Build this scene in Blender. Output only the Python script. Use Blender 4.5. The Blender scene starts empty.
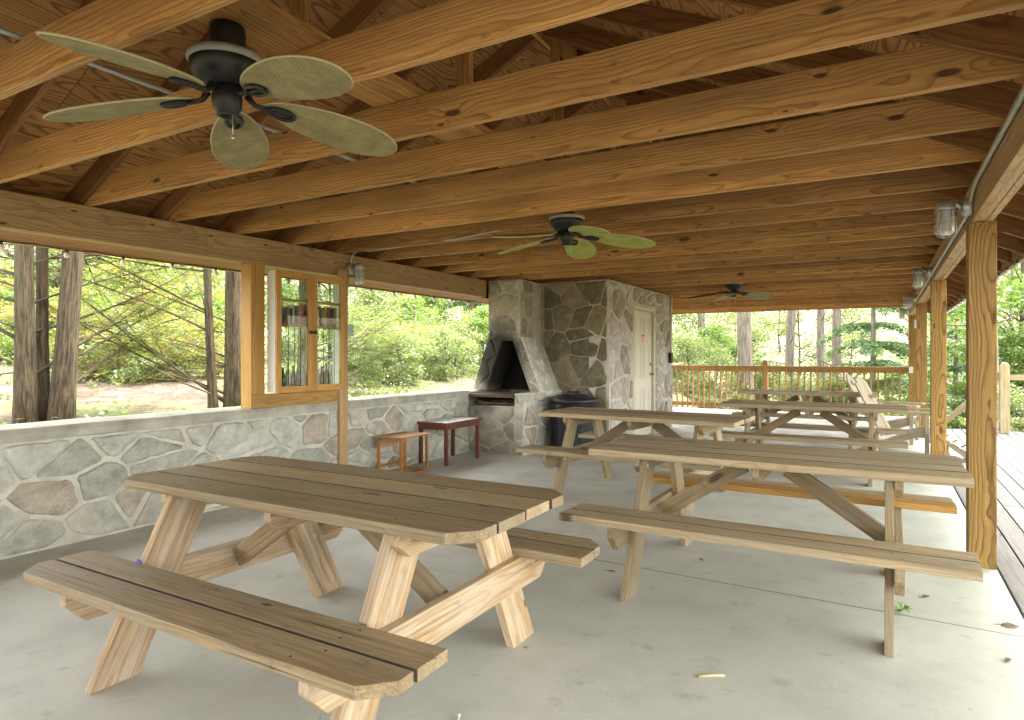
import bpy, math, random
import numpy as np
from mathutils import Vector, Matrix, noise as mnoise

RND = random.Random(7)
PI = math.pi
scene = bpy.context.scene
COL = scene.collection

# ------------------------------------------------------------------ mesh builder
def V(*a): return Vector(a)

class MB:
    """collects shapes of ONE mesh; every vertex carries 'wco' (grain space) and 'rnd'"""
    def __init__(s):
        s.v = []; s.f = []; s.w = []; s.r = []; s.m = []; s.sm = []
    def add(s, verts, faces, wco=None, rnd=0.0, mi=0, smooth=False):
        b = len(s.v)
        s.v += [tuple(p) for p in verts]
        s.w += [tuple(p) for p in (wco if wco is not None else verts)]
        s.r += (list(rnd) if isinstance(rnd, (list, tuple)) else [rnd]*len(verts))
        for i, f in enumerate(faces):
            s.f.append(tuple(b+j for j in f)); s.m.append(mi)
            s.sm.append(smooth if not isinstance(smooth, list) else smooth[i])
    def prism(s, pts, ext, axis=(1,0,0), mi=0, off=None):
        """polygon pts extruded by ext; grain runs along axis"""
        pts = [Vector(p) for p in pts]; ext = Vector(ext)
        n = Vector((0,0,0))
        for i in range(1, len(pts)-1): n += (pts[i]-pts[0]).cross(pts[i+1]-pts[0])
        if n.dot(ext) > 0: pts.reverse()
        ax = Vector(axis).normalized(); e = ext.normalized()
        ax = (ax - e*ax.dot(e))
        if ax.length < 1e-4: ax = (pts[1]-pts[0])
        ax.normalize(); c = e.cross(ax)
        o = off or (RND.uniform(0,40), RND.uniform(-.05,.05), RND.choice((-1,1))*RND.uniform(.02,.11))
        c0 = sum(pts, Vector((0,0,0)))/len(pts) + ext/2
        vs = pts + [p+ext for p in pts]; k = len(pts)
        w = [((p-c0).dot(ax)+o[0], (p-c0).dot(c)+o[1], (p-c0).dot(e)+o[2]) for p in vs]
        fs = [tuple(range(k)), tuple(range(2*k-1, k-1, -1))]
        for i in range(k):
            j = (i+1) % k
            fs.append((j, i, i+k, j+k))
        s.add(vs, fs, w, RND.random(), mi)
    def box(s, x0, x1, y0, y1, z0, z1, axis=None, mi=0):
        d = (abs(x1-x0), abs(y1-y0), abs(z1-z0)); a = d.index(max(d))
        if axis is None: axis = [(1,0,0),(0,1,0),(0,0,1)][a]
        t = d.index(min(d))
        if t == 2: s.prism([(x0,y0,z0),(x1,y0,z0),(x1,y1,z0),(x0,y1,z0)], (0,0,z1-z0), axis, mi)
        elif t == 1: s.prism([(x0,y0,z0),(x1,y0,z0),(x1,y0,z1),(x0,y0,z1)], (0,y1-y0,0), axis, mi)
        else: s.prism([(x0,y0,z0),(x0,y1,z0),(x0,y1,z1),(x0,y0,z1)], (x1-x0,0,0), axis, mi)
    def beam(s, p0, p1, width, thick, tdir, mi=0):
        """board from p0 to p1; tdir = direction of its thickness"""
        p0 = Vector(p0); p1 = Vector(p1); a = (p1-p0).normalized(); t = Vector(tdir); t = (t-a*t.dot(a)).normalized()
        w = a.cross(t)*width/2
        s.prism([p0-w-t*thick/2, p1-w-t*thick/2, p1+w-t*thick/2, p0+w-t*thick/2], t*thick, a, mi)
    def tube(s, pts, radii, seg=8, mi=0, rnd=0.0, cap=True):
        pts = [Vector(p) for p in pts]
        if not isinstance(radii, (list, tuple)): radii = [radii]*len(pts)
        vs = []; fs = []; w = []; sm = []
        up = Vector((0.31, 0.17, 0.93)); L = 0
        for i, p in enumerate(pts):
            d = (pts[min(i+1, len(pts)-1)] - pts[max(i-1, 0)])
            d = d.normalized() if d.length > 1e-9 else Vector((0,0,1))
            a = d.cross(up)
            if a.length < .05: a = d.cross(Vector((1,0,0)))
            a.normalize(); b = d.cross(a)
            if i: L += (p-pts[i-1]).length
            for k in range(seg):
                t = 2*PI*k/seg
                q = p + (a*math.cos(t) + b*math.sin(t))*radii[i]
                vs.append(q); w.append((L, math.cos(t)*radii[i], math.sin(t)*radii[i]))
        for i in range(len(pts)-1):
            for k in range(seg):
                k2 = (k+1) % seg
                fs.append((i*seg+k, i*seg+k2, (i+1)*seg+k2, (i+1)*seg+k)); sm.append(True)
        if cap:
            fs.append(tuple(range(seg-1, -1, -1))); sm.append(False)
            fs.append(tuple((len(pts)-1)*seg+k for k in range(seg))); sm.append(False)
        s.add(vs, fs, w, rnd, mi, sm)
    def lathe(s, prof, c=(0,0,0), seg=24, mi=0):
        """profile [(r,z)] turned about the z axis through c"""
        vs = []; fs = []
        for r, z in prof:
            for k in range(seg):
                t = 2*PI*k/seg
                vs.append((c[0]+r*math.cos(t), c[1]+r*math.sin(t), c[2]+z))
        for i in range(len(prof)-1):
            for k in range(seg):
                k2 = (k+1) % seg
                fs.append((i*seg+k, i*seg+k2, (i+1)*seg+k2, (i+1)*seg+k))
        s.add(vs, fs, None, RND.random(), mi, True)
    def build(s, name, mats, parent=None, bevel=0.0, loc=None):
        me = bpy.data.meshes.new(name)
        me.from_pydata(s.v, [], s.f)
        a = me.attributes.new('wco', 'FLOAT_VECTOR', 'POINT'); a.data.foreach_set('vector', np.array(s.w, dtype=np.float32).ravel())
        a = me.attributes.new('rnd', 'FLOAT', 'POINT'); a.data.foreach_set('value', np.array(s.r, dtype=np.float32))
        for m in (mats if isinstance(mats, (list, tuple)) else [mats]): me.materials.append(m)
        me.polygons.foreach_set('material_index', s.m)
        me.polygons.foreach_set('use_smooth', s.sm)
        me.update()
        o = bpy.data.objects.new(name, me); COL.objects.link(o)
        if parent is not None: o.parent = parent
        if loc is not None: o.location = loc
        if bevel:
            b = o.modifiers.new('edge', 'BEVEL'); b.width = bevel; b.segments = 2; b.limit_method = 'ANGLE'; b.angle_limit = math.radians(40)
        return o

def tag(o, label=None, cat=None, group=None, kind=None):
    if label: o['label'] = label
    if cat: o['category'] = cat
    if group: o['group'] = group
    if kind: o['kind'] = kind
    return o
def empty(name, loc=(0,0,0), rz=0.0):
    o = bpy.data.objects.new(name, None); COL.objects.link(o)
    o.location = loc; o.rotation_euler = (0,0,rz); o.empty_display_size = .1
    return o
def copy_tree(o, parent=None):
    c = o.copy(); COL.objects.link(c); c.parent = parent
    for ch in list(o.children): copy_tree(ch, c)
    return c

# ------------------------------------------------------------------ materials
class NT:
    def __init__(s, name):
        s.mat = bpy.data.materials.new(name); s.mat.use_nodes = True
        s.t = s.mat.node_tree; s.t.nodes.clear()
        s.out = s.t.nodes.new('ShaderNodeOutputMaterial')
    def n(s, typ, **kw):
        nd = s.t.nodes.new(typ)
        for k, v in kw.items(): setattr(nd, k, v)
        return nd
    def put(s, sock, v):
        if v is None: return
        if isinstance(v, bpy.types.NodeSocket): s.t.links.new(v, sock)
        else:
            if isinstance(v, (tuple, list)) and sock.type == 'RGBA' and len(v) == 3: v = tuple(v)+(1,)
            sock.default_value = v
    def m(s, op, a, b=None, c=None, clamp=False):
        nd = s.n('ShaderNodeMath', operation=op, use_clamp=clamp)
        s.put(nd.inputs[0], a); s.put(nd.inputs[1], b); s.put(nd.inputs[2], c); return nd.outputs[0]
    def vm(s, op, a, b=None):
        nd = s.n('ShaderNodeVectorMath', operation=op)
        s.put(nd.inputs[0], a); s.put(nd.inputs[1], b)
        return nd.outputs[1] if op in ('LENGTH', 'DOT_PRODUCT') else nd.outputs[0]
    def mix(s, f, a, b, blend='MIX'):
        nd = s.n('ShaderNodeMix', data_type='RGBA', blend_type=blend)
        s.put(nd.inputs[0], f); s.put(nd.inputs[6], a); s.put(nd.inputs[7], b); return nd.outputs[2]
    def noise(s, vec, scale=1.0, detail=2.0, rough=.5, out=0):
        nd = s.n('ShaderNodeTexNoise'); s.put(nd.inputs['Vector'], vec); nd.inputs['Scale'].default_value = scale
        nd.inputs['Detail'].default_value = detail; nd.inputs['Roughness'].default_value = rough; return nd.outputs[out]
    def ramp(s, f, stops, interp='LINEAR'):
        nd = s.n('ShaderNodeValToRGB'); s.put(nd.inputs[0], f); cr = nd.color_ramp; cr.interpolation = interp
        while len(cr.elements) > 1: cr.elements.remove(cr.elements[0])
        cr.elements[0].position = stops[0][0]; c = stops[0][1]; cr.elements[0].color = tuple(c)+(1,) if isinstance(c, (tuple, list)) else (c,c,c,1)
        for p, c in stops[1:]:
            e = cr.elements.new(p); e.color = tuple(c)+(1,) if isinstance(c, (tuple, list)) else (c,c,c,1)
        return nd.outputs[0]
    def range(s, v, a, b, c=0.0, d=1.0, smooth=True):
        nd = s.n('ShaderNodeMapRange', interpolation_type='SMOOTHSTEP' if smooth else 'LINEAR')
        s.put(nd.inputs[0], v); nd.inputs[1].default_value = a; nd.inputs[2].default_value = b
        nd.inputs[3].default_value = c; nd.inputs[4].default_value = d; return nd.outputs[0]
    def xyz(s, v):
        nd = s.n('ShaderNodeSeparateXYZ'); s.put(nd.inputs[0], v); return nd.outputs
    def comb(s, x, y, z):
        nd = s.n('ShaderNodeCombineXYZ'); s.put(nd.inputs[0], x); s.put(nd.inputs[1], y); s.put(nd.inputs[2], z); return nd.outputs[0]
    def attr(s, name, out='Vector'):
        return s.n('ShaderNodeAttribute', attribute_name=name).outputs[out]
    def rand(s): return s.n('ShaderNodeObjectInfo').outputs['Random']
    def pos(s): return s.n('ShaderNodeNewGeometry').outputs['Position']
    def bump(s, h, strength=.3, dist=.01):
        nd = s.n('ShaderNodeBump'); nd.inputs['Strength'].default_value = strength; nd.inputs['Distance'].default_value = dist
        s.put(nd.inputs['Height'], h); return nd.outputs[0]
    def principled(s, col, rough=.6, metal=0.0, normal=None, spec=.5, trans=0.0, ior=1.5):
        p = s.n('ShaderNodeBsdfPrincipled')
        s.put(p.inputs['Base Color'], col); s.put(p.inputs['Roughness'], rough); p.inputs['Metallic'].default_value = metal
        p.inputs['Specular IOR Level'].default_value = spec; p.inputs['Transmission Weight'].default_value = trans; p.inputs['IOR'].default_value = ior
        if normal is not None: s.put(p.inputs['Normal'], normal)
        s.t.links.new(p.outputs[0], s.out.inputs[0]); return p

def wood(name, light, dark, ring=70, contrast=.7, rough=.65, knot=.55, grey=None, gamt=.5, blotch=.35, knotc=None, spec=.3, stain=.35, check=0.0, vary=.34, streak=.55):
    N = NT(name)
    a = N.attr('wco'); r = N.rand()
    o = N.comb(N.m('MULTIPLY', r, 31.0), N.m('MULTIPLY', N.m('SUBTRACT', N.m('FRACT', N.m('MULTIPLY', r, 17.3)), .5), .06),
               N.m('MULTIPLY', N.m('FRACT', N.m('MULTIPLY', r, 29.7)), .04))
    p = N.vm('ADD', a, o)
    low = N.noise(N.vm('MULTIPLY', p, (.9, 2.2, 2.2)), 1, 1.5, .5, 1)
    low = N.vm('MULTIPLY', N.vm('SUBTRACT', low, (.5,.5,.5)), (0, .16, .16))
    med = N.noise(N.vm('MULTIPLY', p, (5, 14, 14)), 1, 2, .5, 1)
    med = N.vm('MULTIPLY', N.vm('SUBTRACT', med, (.5,.5,.5)), (0, .022, .022))
    q = N.xyz(N.vm('ADD', N.vm('ADD', p, low), med))
    rad = N.m('SQRT', N.m('ADD', N.m('MULTIPLY', q[1], q[1]), N.m('MULTIPLY', q[2], q[2])))
    vo = N.n('ShaderNodeTexVoronoi', voronoi_dimensions='2D'); N.put(vo.inputs['Vector'], N.vm('MULTIPLY', N.vm('ADD', p, N.vm('MULTIPLY', med, (0, 1.2, 0))), (1.8, 5.5, 0))); vo.inputs['Scale'].default_value = 1
    keep = N.m('GREATER_THAN', N.xyz(vo.outputs['Color'])[0], 1-knot*.42)
    kd = N.m('DIVIDE', vo.outputs['Distance'], N.m('ADD', .35, N.m('MULTIPLY', N.xyz(vo.outputs['Color'])[1], .85)))
    kw = N.m('MULTIPLY', N.range(kd, .05, .30, 1, 0), keep)
    kc = N.m('MULTIPLY', N.range(kd, .05, .11, 1, 0), keep)
    t = N.m('ADD', N.m('MULTIPLY', rad, ring), N.m('MULTIPLY', kw, 1.4))
    saw = N.m('FRACT', t)
    g = N.ramp(saw, [(0, .15), (.12, 0), (.5, .12), (.8, .6), (.93, 1), (1, .15)])
    g = N.m('MULTIPLY', g, contrast)
    fib = N.noise(N.vm('MULTIPLY', p, (4, 170, 170)), 1, 2, .6)
    blo = N.noise(N.vm('MULTIPLY', p, (1.3, 6, 6)), 1, 3, .55)
    col = N.mix(g, light, dark)
    col = N.mix(N.range(blo, .35, .75, 0, blotch), col, tuple(c*.45 for c in light))
    if grey is not None:
        gn = N.noise(N.vm('MULTIPLY', N.vm('ADD', p, (7,3,1)), (2.0, 14, 14)), 1, 4, .65)
        col = N.mix(N.range(gn, .32, .68, max(0, gamt-.35), min(1, gamt+.35)), col, grey)
    stk = N.noise(N.vm('MULTIPLY', N.vm('ADD', p, (3,1,2)), (.7, 38, 38)), 1, 3, .6)
    col = N.mix(N.range(stk, .46, .70, 0, streak), col, tuple(c*.55 for c in light))
    spot = N.noise(N.vm('MULTIPLY', p, (7, 16, 16)), 1, 4, .7)
    col = N.mix(N.range(spot, .60, .78, 0, stain), col, tuple(c*.5 for c in dark))
    if check:
        ck = N.noise(N.vm('MULTIPLY', N.vm('ADD', p, (5,2,9)), (.9, 75, 75)), 1, 2, .55)
        ck2 = N.noise(N.vm('MULTIPLY', N.vm('ADD', p, (1,7,3)), (2.2, 9, 9)), 1, 2, .5)
        col = N.mix(N.m('MULTIPLY', N.range(ck, .62, .72, 0, check), N.range(ck2, .42, .6)), col, tuple(c*.25 for c in dark))
    fm = N.range(fib, .25, .75, .76, 1.20, False)
    col = N.mix(1.0, col, N.comb(fm, fm, fm), 'MULTIPLY')
    per = N.m('ADD', N.m('MULTIPLY', N.m('FRACT', N.m('ADD', N.m('MULTIPLY', r, 5.3), N.m('MULTIPLY', N.attr('rnd', 'Fac'), 3.1))), vary), 1.0-vary*.47)
    col = N.mix(1.0, col, N.comb(per, per, per), 'MULTIPLY')
    col = N.mix(N.m('MULTIPLY', kc, .85), col, knotc or tuple(c*.35 for c in dark))
    nb = N.bump(N.m('ADD', N.m('MULTIPLY', fib, .8), N.m('SUBTRACT', N.m('MULTIPLY', blo, .6), N.m('MULTIPLY', g, .5))), .35, .0025)
    N.principled(col, rough, 0, nb, spec)
    return N.mat

def simple(name, col, rough=.5, metal=0.0, var=.15, scale=18, spec=.5, bump=.0):
    N = NT(name)
    tc = N.n('ShaderNodeTexCoord').outputs['Object']
    nz = N.noise(tc, scale, 4, .6)
    f = N.range(nz, .3, .7, 1-var, 1+var, False)
    c = N.mix(1.0, col, N.comb(f, f, f), 'MULTIPLY')
    N.principled(c, N.range(nz, .3, .7, max(.05, rough-.1), min(1, rough+.1)), metal, N.bump(nz, bump, .003) if bump else None, spec)
    return N.mat

M = {}
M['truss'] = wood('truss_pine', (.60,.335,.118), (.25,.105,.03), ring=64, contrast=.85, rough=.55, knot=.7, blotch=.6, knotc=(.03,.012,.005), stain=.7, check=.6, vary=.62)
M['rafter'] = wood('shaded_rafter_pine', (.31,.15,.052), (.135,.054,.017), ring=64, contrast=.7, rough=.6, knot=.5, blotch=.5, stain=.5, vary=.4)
M['beam'] = wood('beam_pine', (.50,.345,.17), (.25,.14,.055), ring=75, contrast=.7, rough=.6, knot=.85, blotch=.35, knotc=(.06,.025,.012), check=.5)
M['post'] = wood('treated_post', (.44,.265,.078), (.13,.06,.012), ring=70, contrast=1.0, rough=.6, knot=.7, blotch=.35, knotc=(.12,.05,.015))
M['top'] = wood('weathered_tabletop', (.48,.345,.175), (.175,.108,.05), ring=70, contrast=.6, rough=.55, knot=.55, grey=(.335,.28,.19), gamt=.45, blotch=.8, stain=.85, check=.9, streak=.85, vary=.5)
M['topB'] = wood('weathered_tabletop_grey', (.46,.34,.185), (.18,.115,.058), ring=80, contrast=.55, rough=.6, knot=.45, grey=(.36,.305,.21), gamt=.48, blotch=.7, stain=.8, check=.9, streak=.85, vary=.5)
M['brace'] = wood('dark_brace_pine', (.27,.19,.095), (.14,.085,.036), ring=60, contrast=.65, rough=.65, knot=.35, blotch=.4, grey=(.22,.18,.115), gamt=.35, check=.5)
M['leg'] = wood('fresh_pine', (.49,.335,.175), (.29,.15,.055), ring=55, contrast=.9, rough=.6, knot=.55, blotch=.25, grey=(.56,.48,.36), gamt=.35, check=.35, stain=.4)
M['legB'] = wood('aged_pine', (.36,.265,.14), (.19,.12,.055), ring=60, contrast=.65, rough=.65, knot=.4, blotch=.4, grey=(.32,.27,.18), gamt=.4, check=.5)
M['orange'] = wood('new_yellow_board', (.50,.28,.075), (.28,.13,.03), ring=60, contrast=.6, knot=.3)
M['rail'] = wood('stained_railing', (.46,.265,.088), (.25,.125,.036), ring=60, contrast=.6, knot=.3, blotch=.3)
M['deck'] = wood('bleached_decking', (.18,.168,.15), (.11,.10,.085), ring=70, contrast=.5, rough=.75, knot=.3, check=.6, grey=(.20,.19,.175), gamt=.5, blotch=.2)
M['newel'] = wood('pale_post', (.52,.40,.22), (.32,.21,.10), ring=55, contrast=.6, knot=.3, grey=(.42,.40,.26), gamt=.3)
M['cab'] = wood('honey_cabinet', (.62,.33,.075), (.40,.18,.035), ring=60, contrast=.5, rough=.4, knot=.25, blotch=.25, spec=.5)
M['frame'] = wood('yellow_frame', (.47,.275,.075), (.25,.12,.025), ring=55, contrast=.75, rough=.55, knot=.5, blotch=.35, knotc=(.09,.035,.01))
M['redwood'] = wood('reddish_wood', (.15,.042,.022), (.075,.02,.011), ring=60, contrast=.5, rough=.35, knot=0, blotch=.3, spec=.5)
M['nest'] = wood('orange_wood', (.50,.225,.055), (.30,.11,.025), ring=60, contrast=.5, rough=.4, knot=0, blotch=.3, spec=.5)
M['dark_board'] = wood('charred_board', (.12,.07,.045), (.05,.03,.02), ring=60, contrast=.6, rough=.7)
M['adir'] = wood('adirondack_wood', (.46,.36,.23), (.28,.19,.10), ring=65, contrast=.5, knot=.2, grey=(.46,.40,.31), gamt=.5)
M['black'] = simple('black_metal', (.022,.022,.022), .45, .3, .3)
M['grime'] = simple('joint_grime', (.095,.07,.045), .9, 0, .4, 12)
M['screw'] = simple('rusty_screw', (.06,.04,.028), .6, .5)
M['galv'] = simple('galvanised_metal', (.50,.51,.49), .42, .7, .15)
M['emt'] = simple('grey_conduit', (.46,.49,.48), .45, .4, .12)
M['white'] = simple('white_laminate', (.74,.75,.76), .3, 0, .05)
M['whitepaint'] = simple('white_paint', (.78,.77,.73), .45, 0, .06)
M['door'] = simple('cream_door_paint', (.66,.63,.50), .45, 0, .06, 4)
M['trim'] = simple('cream_door_trim', (.60,.57,.44), .5, 0, .08, 4)
M['brass'] = simple('aged_brass', (.35,.26,.12), .35, .9)
M['bin'] = simple('dark_blue_plastic', (.013,.017,.024), .5, 0, .2, 6)
M['lid'] = simple('black_lid', (.012,.014,.016), .45, 0, .3, 8)
M['bulb'] = simple('frosted_bulb', (.85,.84,.78), .25, 0, .02)
M['cord'] = simple('black_cord', (.015,.015,.015), .6)
M['rim'] = simple('fan_rim', (.30,.31,.26), .5, .2)
M['paper'] = simple('notice_paper', (.78,.66,.55), .7, 0, .05)
M['redink'] = simple('red_ink', (.62,.12,.07), .7, 0, .05)
M['tag'] = simple('blue_sticker', (.08,.10,.42), .5)
M['soot'] = simple('soot_black', (.010,.009,.008), .9, 0, .4, 6, .1)
M['deadleaf'] = simple('dead_leaf', (.17,.09,.045), .8, 0, .3, 40)
M['greenleaf'] = simple('fresh_leaf', (.16,.30,.05), .6, 0, .3, 40)
M['stick'] = simple('stick_wood', (.60,.48,.28), .7, 0, .2, 30)

def glass(name, rough=.0, tint=(1,1,1), f=1.45, refl=1.0):
    N = NT(name)
    fr = N.n('ShaderNodeFresnel'); fr.inputs[0].default_value = f
    tr = N.n('ShaderNodeBsdfTransparent'); tr.inputs[0].default_value = tuple(tint)+(1,)
    gl = N.n('ShaderNodeBsdfGlossy'); gl.inputs['Roughness'].default_value = rough
    mx = N.n('ShaderNodeMixShader'); N.put(mx.inputs[0], N.m('MULTIPLY', N.m('MULTIPLY', fr.outputs[0], refl, clamp=True), N.m('SUBTRACT', 1.0, N.n('ShaderNodeNewGeometry').outputs['Backfacing']))); N.t.links.new(tr.outputs[0], mx.inputs[1]); N.t.links.new(gl.outputs[0], mx.inputs[2])
    N.t.links.new(mx.outputs[0], N.out.inputs[0]); return N.mat
M['pane'] = glass('cabinet_glass', 0, (.88,.92,.88), 1.52, 1.6)
def frosted():
    N = NT('ribbed_jar_glass')
    p = N.principled((.80,.84,.80), .18, 0, N.bump(N.noise(N.n('ShaderNodeTexCoord').outputs['Object'], 60, 2), .3, .002), .5, .55, 1.3)
    return N.mat
M['jar'] = frosted()

def leafmat(name, stops, trans=.55):
    N = NT(name)
    c = N.ramp(N.attr('rnd', 'Fac'), stops)
    d = N.n('ShaderNodeBsdfDiffuse'); N.put(d.inputs[0], c)
    t = N.n('ShaderNodeBsdfTranslucent'); N.put(t.inputs[0], N.mix(1.0, c, (1.08,1.12,.72), 'MULTIPLY'))
    g = N.n('ShaderNodeBsdfGlossy'); g.inputs['Roughness'].default_value = .45; N.put(g.inputs[0], (.9,.95,.9))
    mx = N.n('ShaderNodeMixShader'); mx.inputs[0].default_value = trans
    N.t.links.new(d.outputs[0], mx.inputs[1]); N.t.links.new(t.outputs[0], mx.inputs[2])
    m2 = N.n('ShaderNodeMixShader'); m2.inputs[0].default_value = .05
    N.t.links.new(mx.outputs[0], m2.inputs[1]); N.t.links.new(g.outputs[0], m2.inputs[2])
    N.t.links.new(m2.outputs[0], N.out.inputs[0]); return N.mat
M['leaf_hem'] = leafmat('hemlock_foliage', [(0,(.06,.105,.028)),(.35,(.115,.165,.038)),(.6,(.20,.225,.05)),(.85,(.25,.235,.06)),(1,(.30,.19,.07))])
M['leaf_pale'] = leafmat('pale_foliage', [(0,(.08,.125,.04)),(.5,(.135,.185,.06)),(1,(.21,.235,.08))])
M['leaf_bright'] = leafmat('bright_foliage', [(0,(.07,.14,.028)),(.5,(.125,.205,.04)),(1,(.20,.27,.06))])
M['leaf_fir'] = leafmat('fir_foliage', [(0,(.05,.105,.042)),(.5,(.095,.165,.065)),(1,(.15,.215,.085))])
M['leaf_pine'] = leafmat('pine_needles', [(0,(.03,.06,.02)),(1,(.09,.12,.04))])
def bark(name, a, b, sc=1.0):
    N = NT(name)
    w = N.attr('wco')
    rid = N.noise(N.vm('MULTIPLY', w, (4.0*sc, 46*sc, 46*sc)), 1, 5, .7)
    pl = N.noise(N.vm('MULTIPLY', w, (.8, 5, 5)), 1, 3, .6)
    c = N.mix(N.range(rid, .36, .64), b, a)
    c = N.mix(N.range(pl, .5, .75, 0, .3), c, (.13,.13,.095))
    N.principled(c, .9, 0, N.bump(rid, .9, .03), .15); return N.mat
M['bark'] = bark('cedar_bark', (.125,.095,.058), (.034,.026,.017))
M['bark_pine'] = bark('pine_bark', (.24,.21,.17), (.11,.09,.07), .6)
M['twig'] = bark('grey_twig', (.14,.11,.078), (.07,.052,.036))

def stone(name, cols, mortar, smear=.6, soot=None, brown=.45):
    """two materials: stone faces coloured per stone, and the mortar they sit in"""
    N = NT(name)
    w = N.attr('wco'); r = N.attr('rnd', 'Fac')
    c = N.ramp(r, cols, 'CONSTANT')
    n1 = N.noise(w, 9, 5, .65); n2 = N.noise(w, 45, 4, .6); n3 = N.noise(w, 3.2, 3, .6)
    f = N.range(n1, .3, .7, .68, 1.25, False)
    c = N.mix(1.0, c, N.comb(f, f, f), 'MULTIPLY')
    c = N.mix(N.range(n3, .5, .72, 0, brown), c, (.30,.22,.14))
    c = N.mix(N.range(N.m('ADD', N.m('MULTIPLY', n2, .45), N.m('MULTIPLY', N.noise(w, 5.5, 4, .65), .55)), .50, .66, 0, smear), c, mortar)
    P = N.pos()
    def sooty(c):
        if soot is None: return c
        d = N.vm('LENGTH', N.vm('MULTIPLY', N.vm('SUBTRACT', N.vm('ADD', P, N.vm('MULTIPLY', N.noise(P, 5, 3, .6, 1), (.22,.22,.22))), soot[0]), soot[1]))
        return N.mix(N.range(d, soot[2], soot[3], .96, 0), c, (.018,.016,.014))
    N.principled(sooty(c), .75, 0, N.bump(N.m('ADD', N.m('MULTIPLY', n1, 1.0), N.m('MULTIPLY', n2, .4)), .9, .02), .3)
    S = N.mat
    N = NT(name+'_mortar')
    P = N.pos()
    n1 = N.noise(P, 7, 5, .65); n2 = N.noise(P, 60, 3, .6)
    f = N.range(n1, .3, .7, .75, 1.18, False)
    c = N.mix(1.0, mortar, N.comb(f, f, f), 'MULTIPLY')
    c = N.mix(N.range(N.noise(P, 2.1, 3, .6), .52, .7, 0, .4), c, tuple(x*.55 for x in mortar))
    N.principled(sooty(c), .9, 0, N.bump(N.m('ADD', n1, N.m('MULTIPLY', n2, .5)), .6, .012), .2)
    return [S, N.mat]
M['wall'] = stone('wall_fieldstone', [(0,(.42,.42,.345)),(.22,(.48,.48,.395)),(.42,(.36,.375,.315)),(.56,(.41,.365,.28)),(.66,(.50,.51,.44)),(.90,(.34,.30,.23)),(.93,(.46,.445,.37))], (.57,.56,.46), smear=.45, brown=.2)
M['fire'] = stone('fireplace_stone', [(0,(.33,.305,.225)),(.3,(.39,.365,.29)),(.6,(.28,.255,.195)),(.8,(.42,.405,.34))], (.50,.48,.385), soot=((-4.55,7.72,1.25),(1.5,.45,1),.36,.82))
M['shed'] = stone('shed_stone_shaded', [(0,(.18,.165,.10)),(.25,(.225,.205,.125)),(.45,(.14,.135,.09)),(.65,(.27,.235,.15)),(.85,(.17,.15,.095))], (.39,.365,.235))  # front wall in shadow: its shade is put into darker stone and mortar
M['shedR'] = stone('shed_side_stone_lit', [(0,(.42,.40,.33)),(.25,(.32,.27,.20)),(.4,(.52,.50,.44)),(.65,(.36,.35,.30)),(.85,(.46,.42,.34))], (.58,.55,.46))  # same masonry on the lit side, its light put into paler colours

def concrete():
    N = NT('worn_concrete'); P = N.pos(); x = N.xyz(P)
    n0 = N.noise(P, .55, 4, .6); n1 = N.noise(P, 2.6, 5, .65); n2 = N.noise(P, 90, 3, .6); n3 = N.noise(N.vm('ADD', P, (9,4,2)), 7, 4, .6)
    c = N.mix(N.range(n0, .3, .7), (.49,.495,.43), (.58,.585,.515))
    c = N.mix(N.range(n1, .42, .72, 0, .42), c, (.38,.38,.325))
    c = N.mix(N.range(n3, .58, .76, 0, .4), c, (.21,.205,.17))
    f = N.range(n2, .3, .7, .93, 1.06, False); c = N.mix(1.0, c, N.comb(f, f, f), 'MULTIPLY')
    vo = N.n('ShaderNodeTexVoronoi'); N.put(vo.inputs['Vector'], N.vm('MULTIPLY', P, (1, 1, 0))); vo.inputs['Scale'].default_value = 3.1
    sp = N.m('MULTIPLY', N.range(vo.outputs['Distance'], .03, .06, 1, 0), N.m('GREATER_THAN', N.xyz(vo.outputs['Color'])[1], .55))
    c = N.mix(N.m('MULTIPLY', sp, .6), c, (.12,.11,.095))
    vo2 = N.n('ShaderNodeTexVoronoi'); N.put(vo2.inputs['Vector'], N.vm('MULTIPLY', P, (1, 1, 0))); vo2.inputs['Scale'].default_value = 9.0
    sp = N.m('MULTIPLY', N.range(vo2.outputs['Distance'], .04, .075, 1, 0), N.m('GREATER_THAN', N.xyz(vo2.outputs['Color'])[1], .8))
    c = N.mix(N.m('MULTIPLY', sp, .5), c, (.16,.14,.12))
    wob = N.m('MULTIPLY', N.m('SUBTRACT', N.noise(P, 3, 2), .5), .02)
    jt = None
    for y0, k in ((3.765, -.028), (8.05, -.02), (12.3, 0)):
        d = N.m('ABSOLUTE', N.m('ADD', N.m('SUBTRACT', N.m('SUBTRACT', x[1], y0), N.m('MULTIPLY', x[0], k)), wob))
        l = N.range(d, .003, .008, 1, 0)
        jt = l if jt is None else N.m('MAXIMUM', jt, l)
    c = N.mix(N.m('MULTIPLY', jt, .8), c, (.06,.055,.05))
    h = N.m('SUBTRACT', N.m('ADD', N.m('MULTIPLY', n2, .15), N.m('MULTIPLY', n1, .3)), jt)
    N.principled(c, N.range(n1, .3, .7, .48, .72), 0, N.bump(h, .25, .006), .4); return N.mat
M['concrete'] = concrete()

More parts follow.
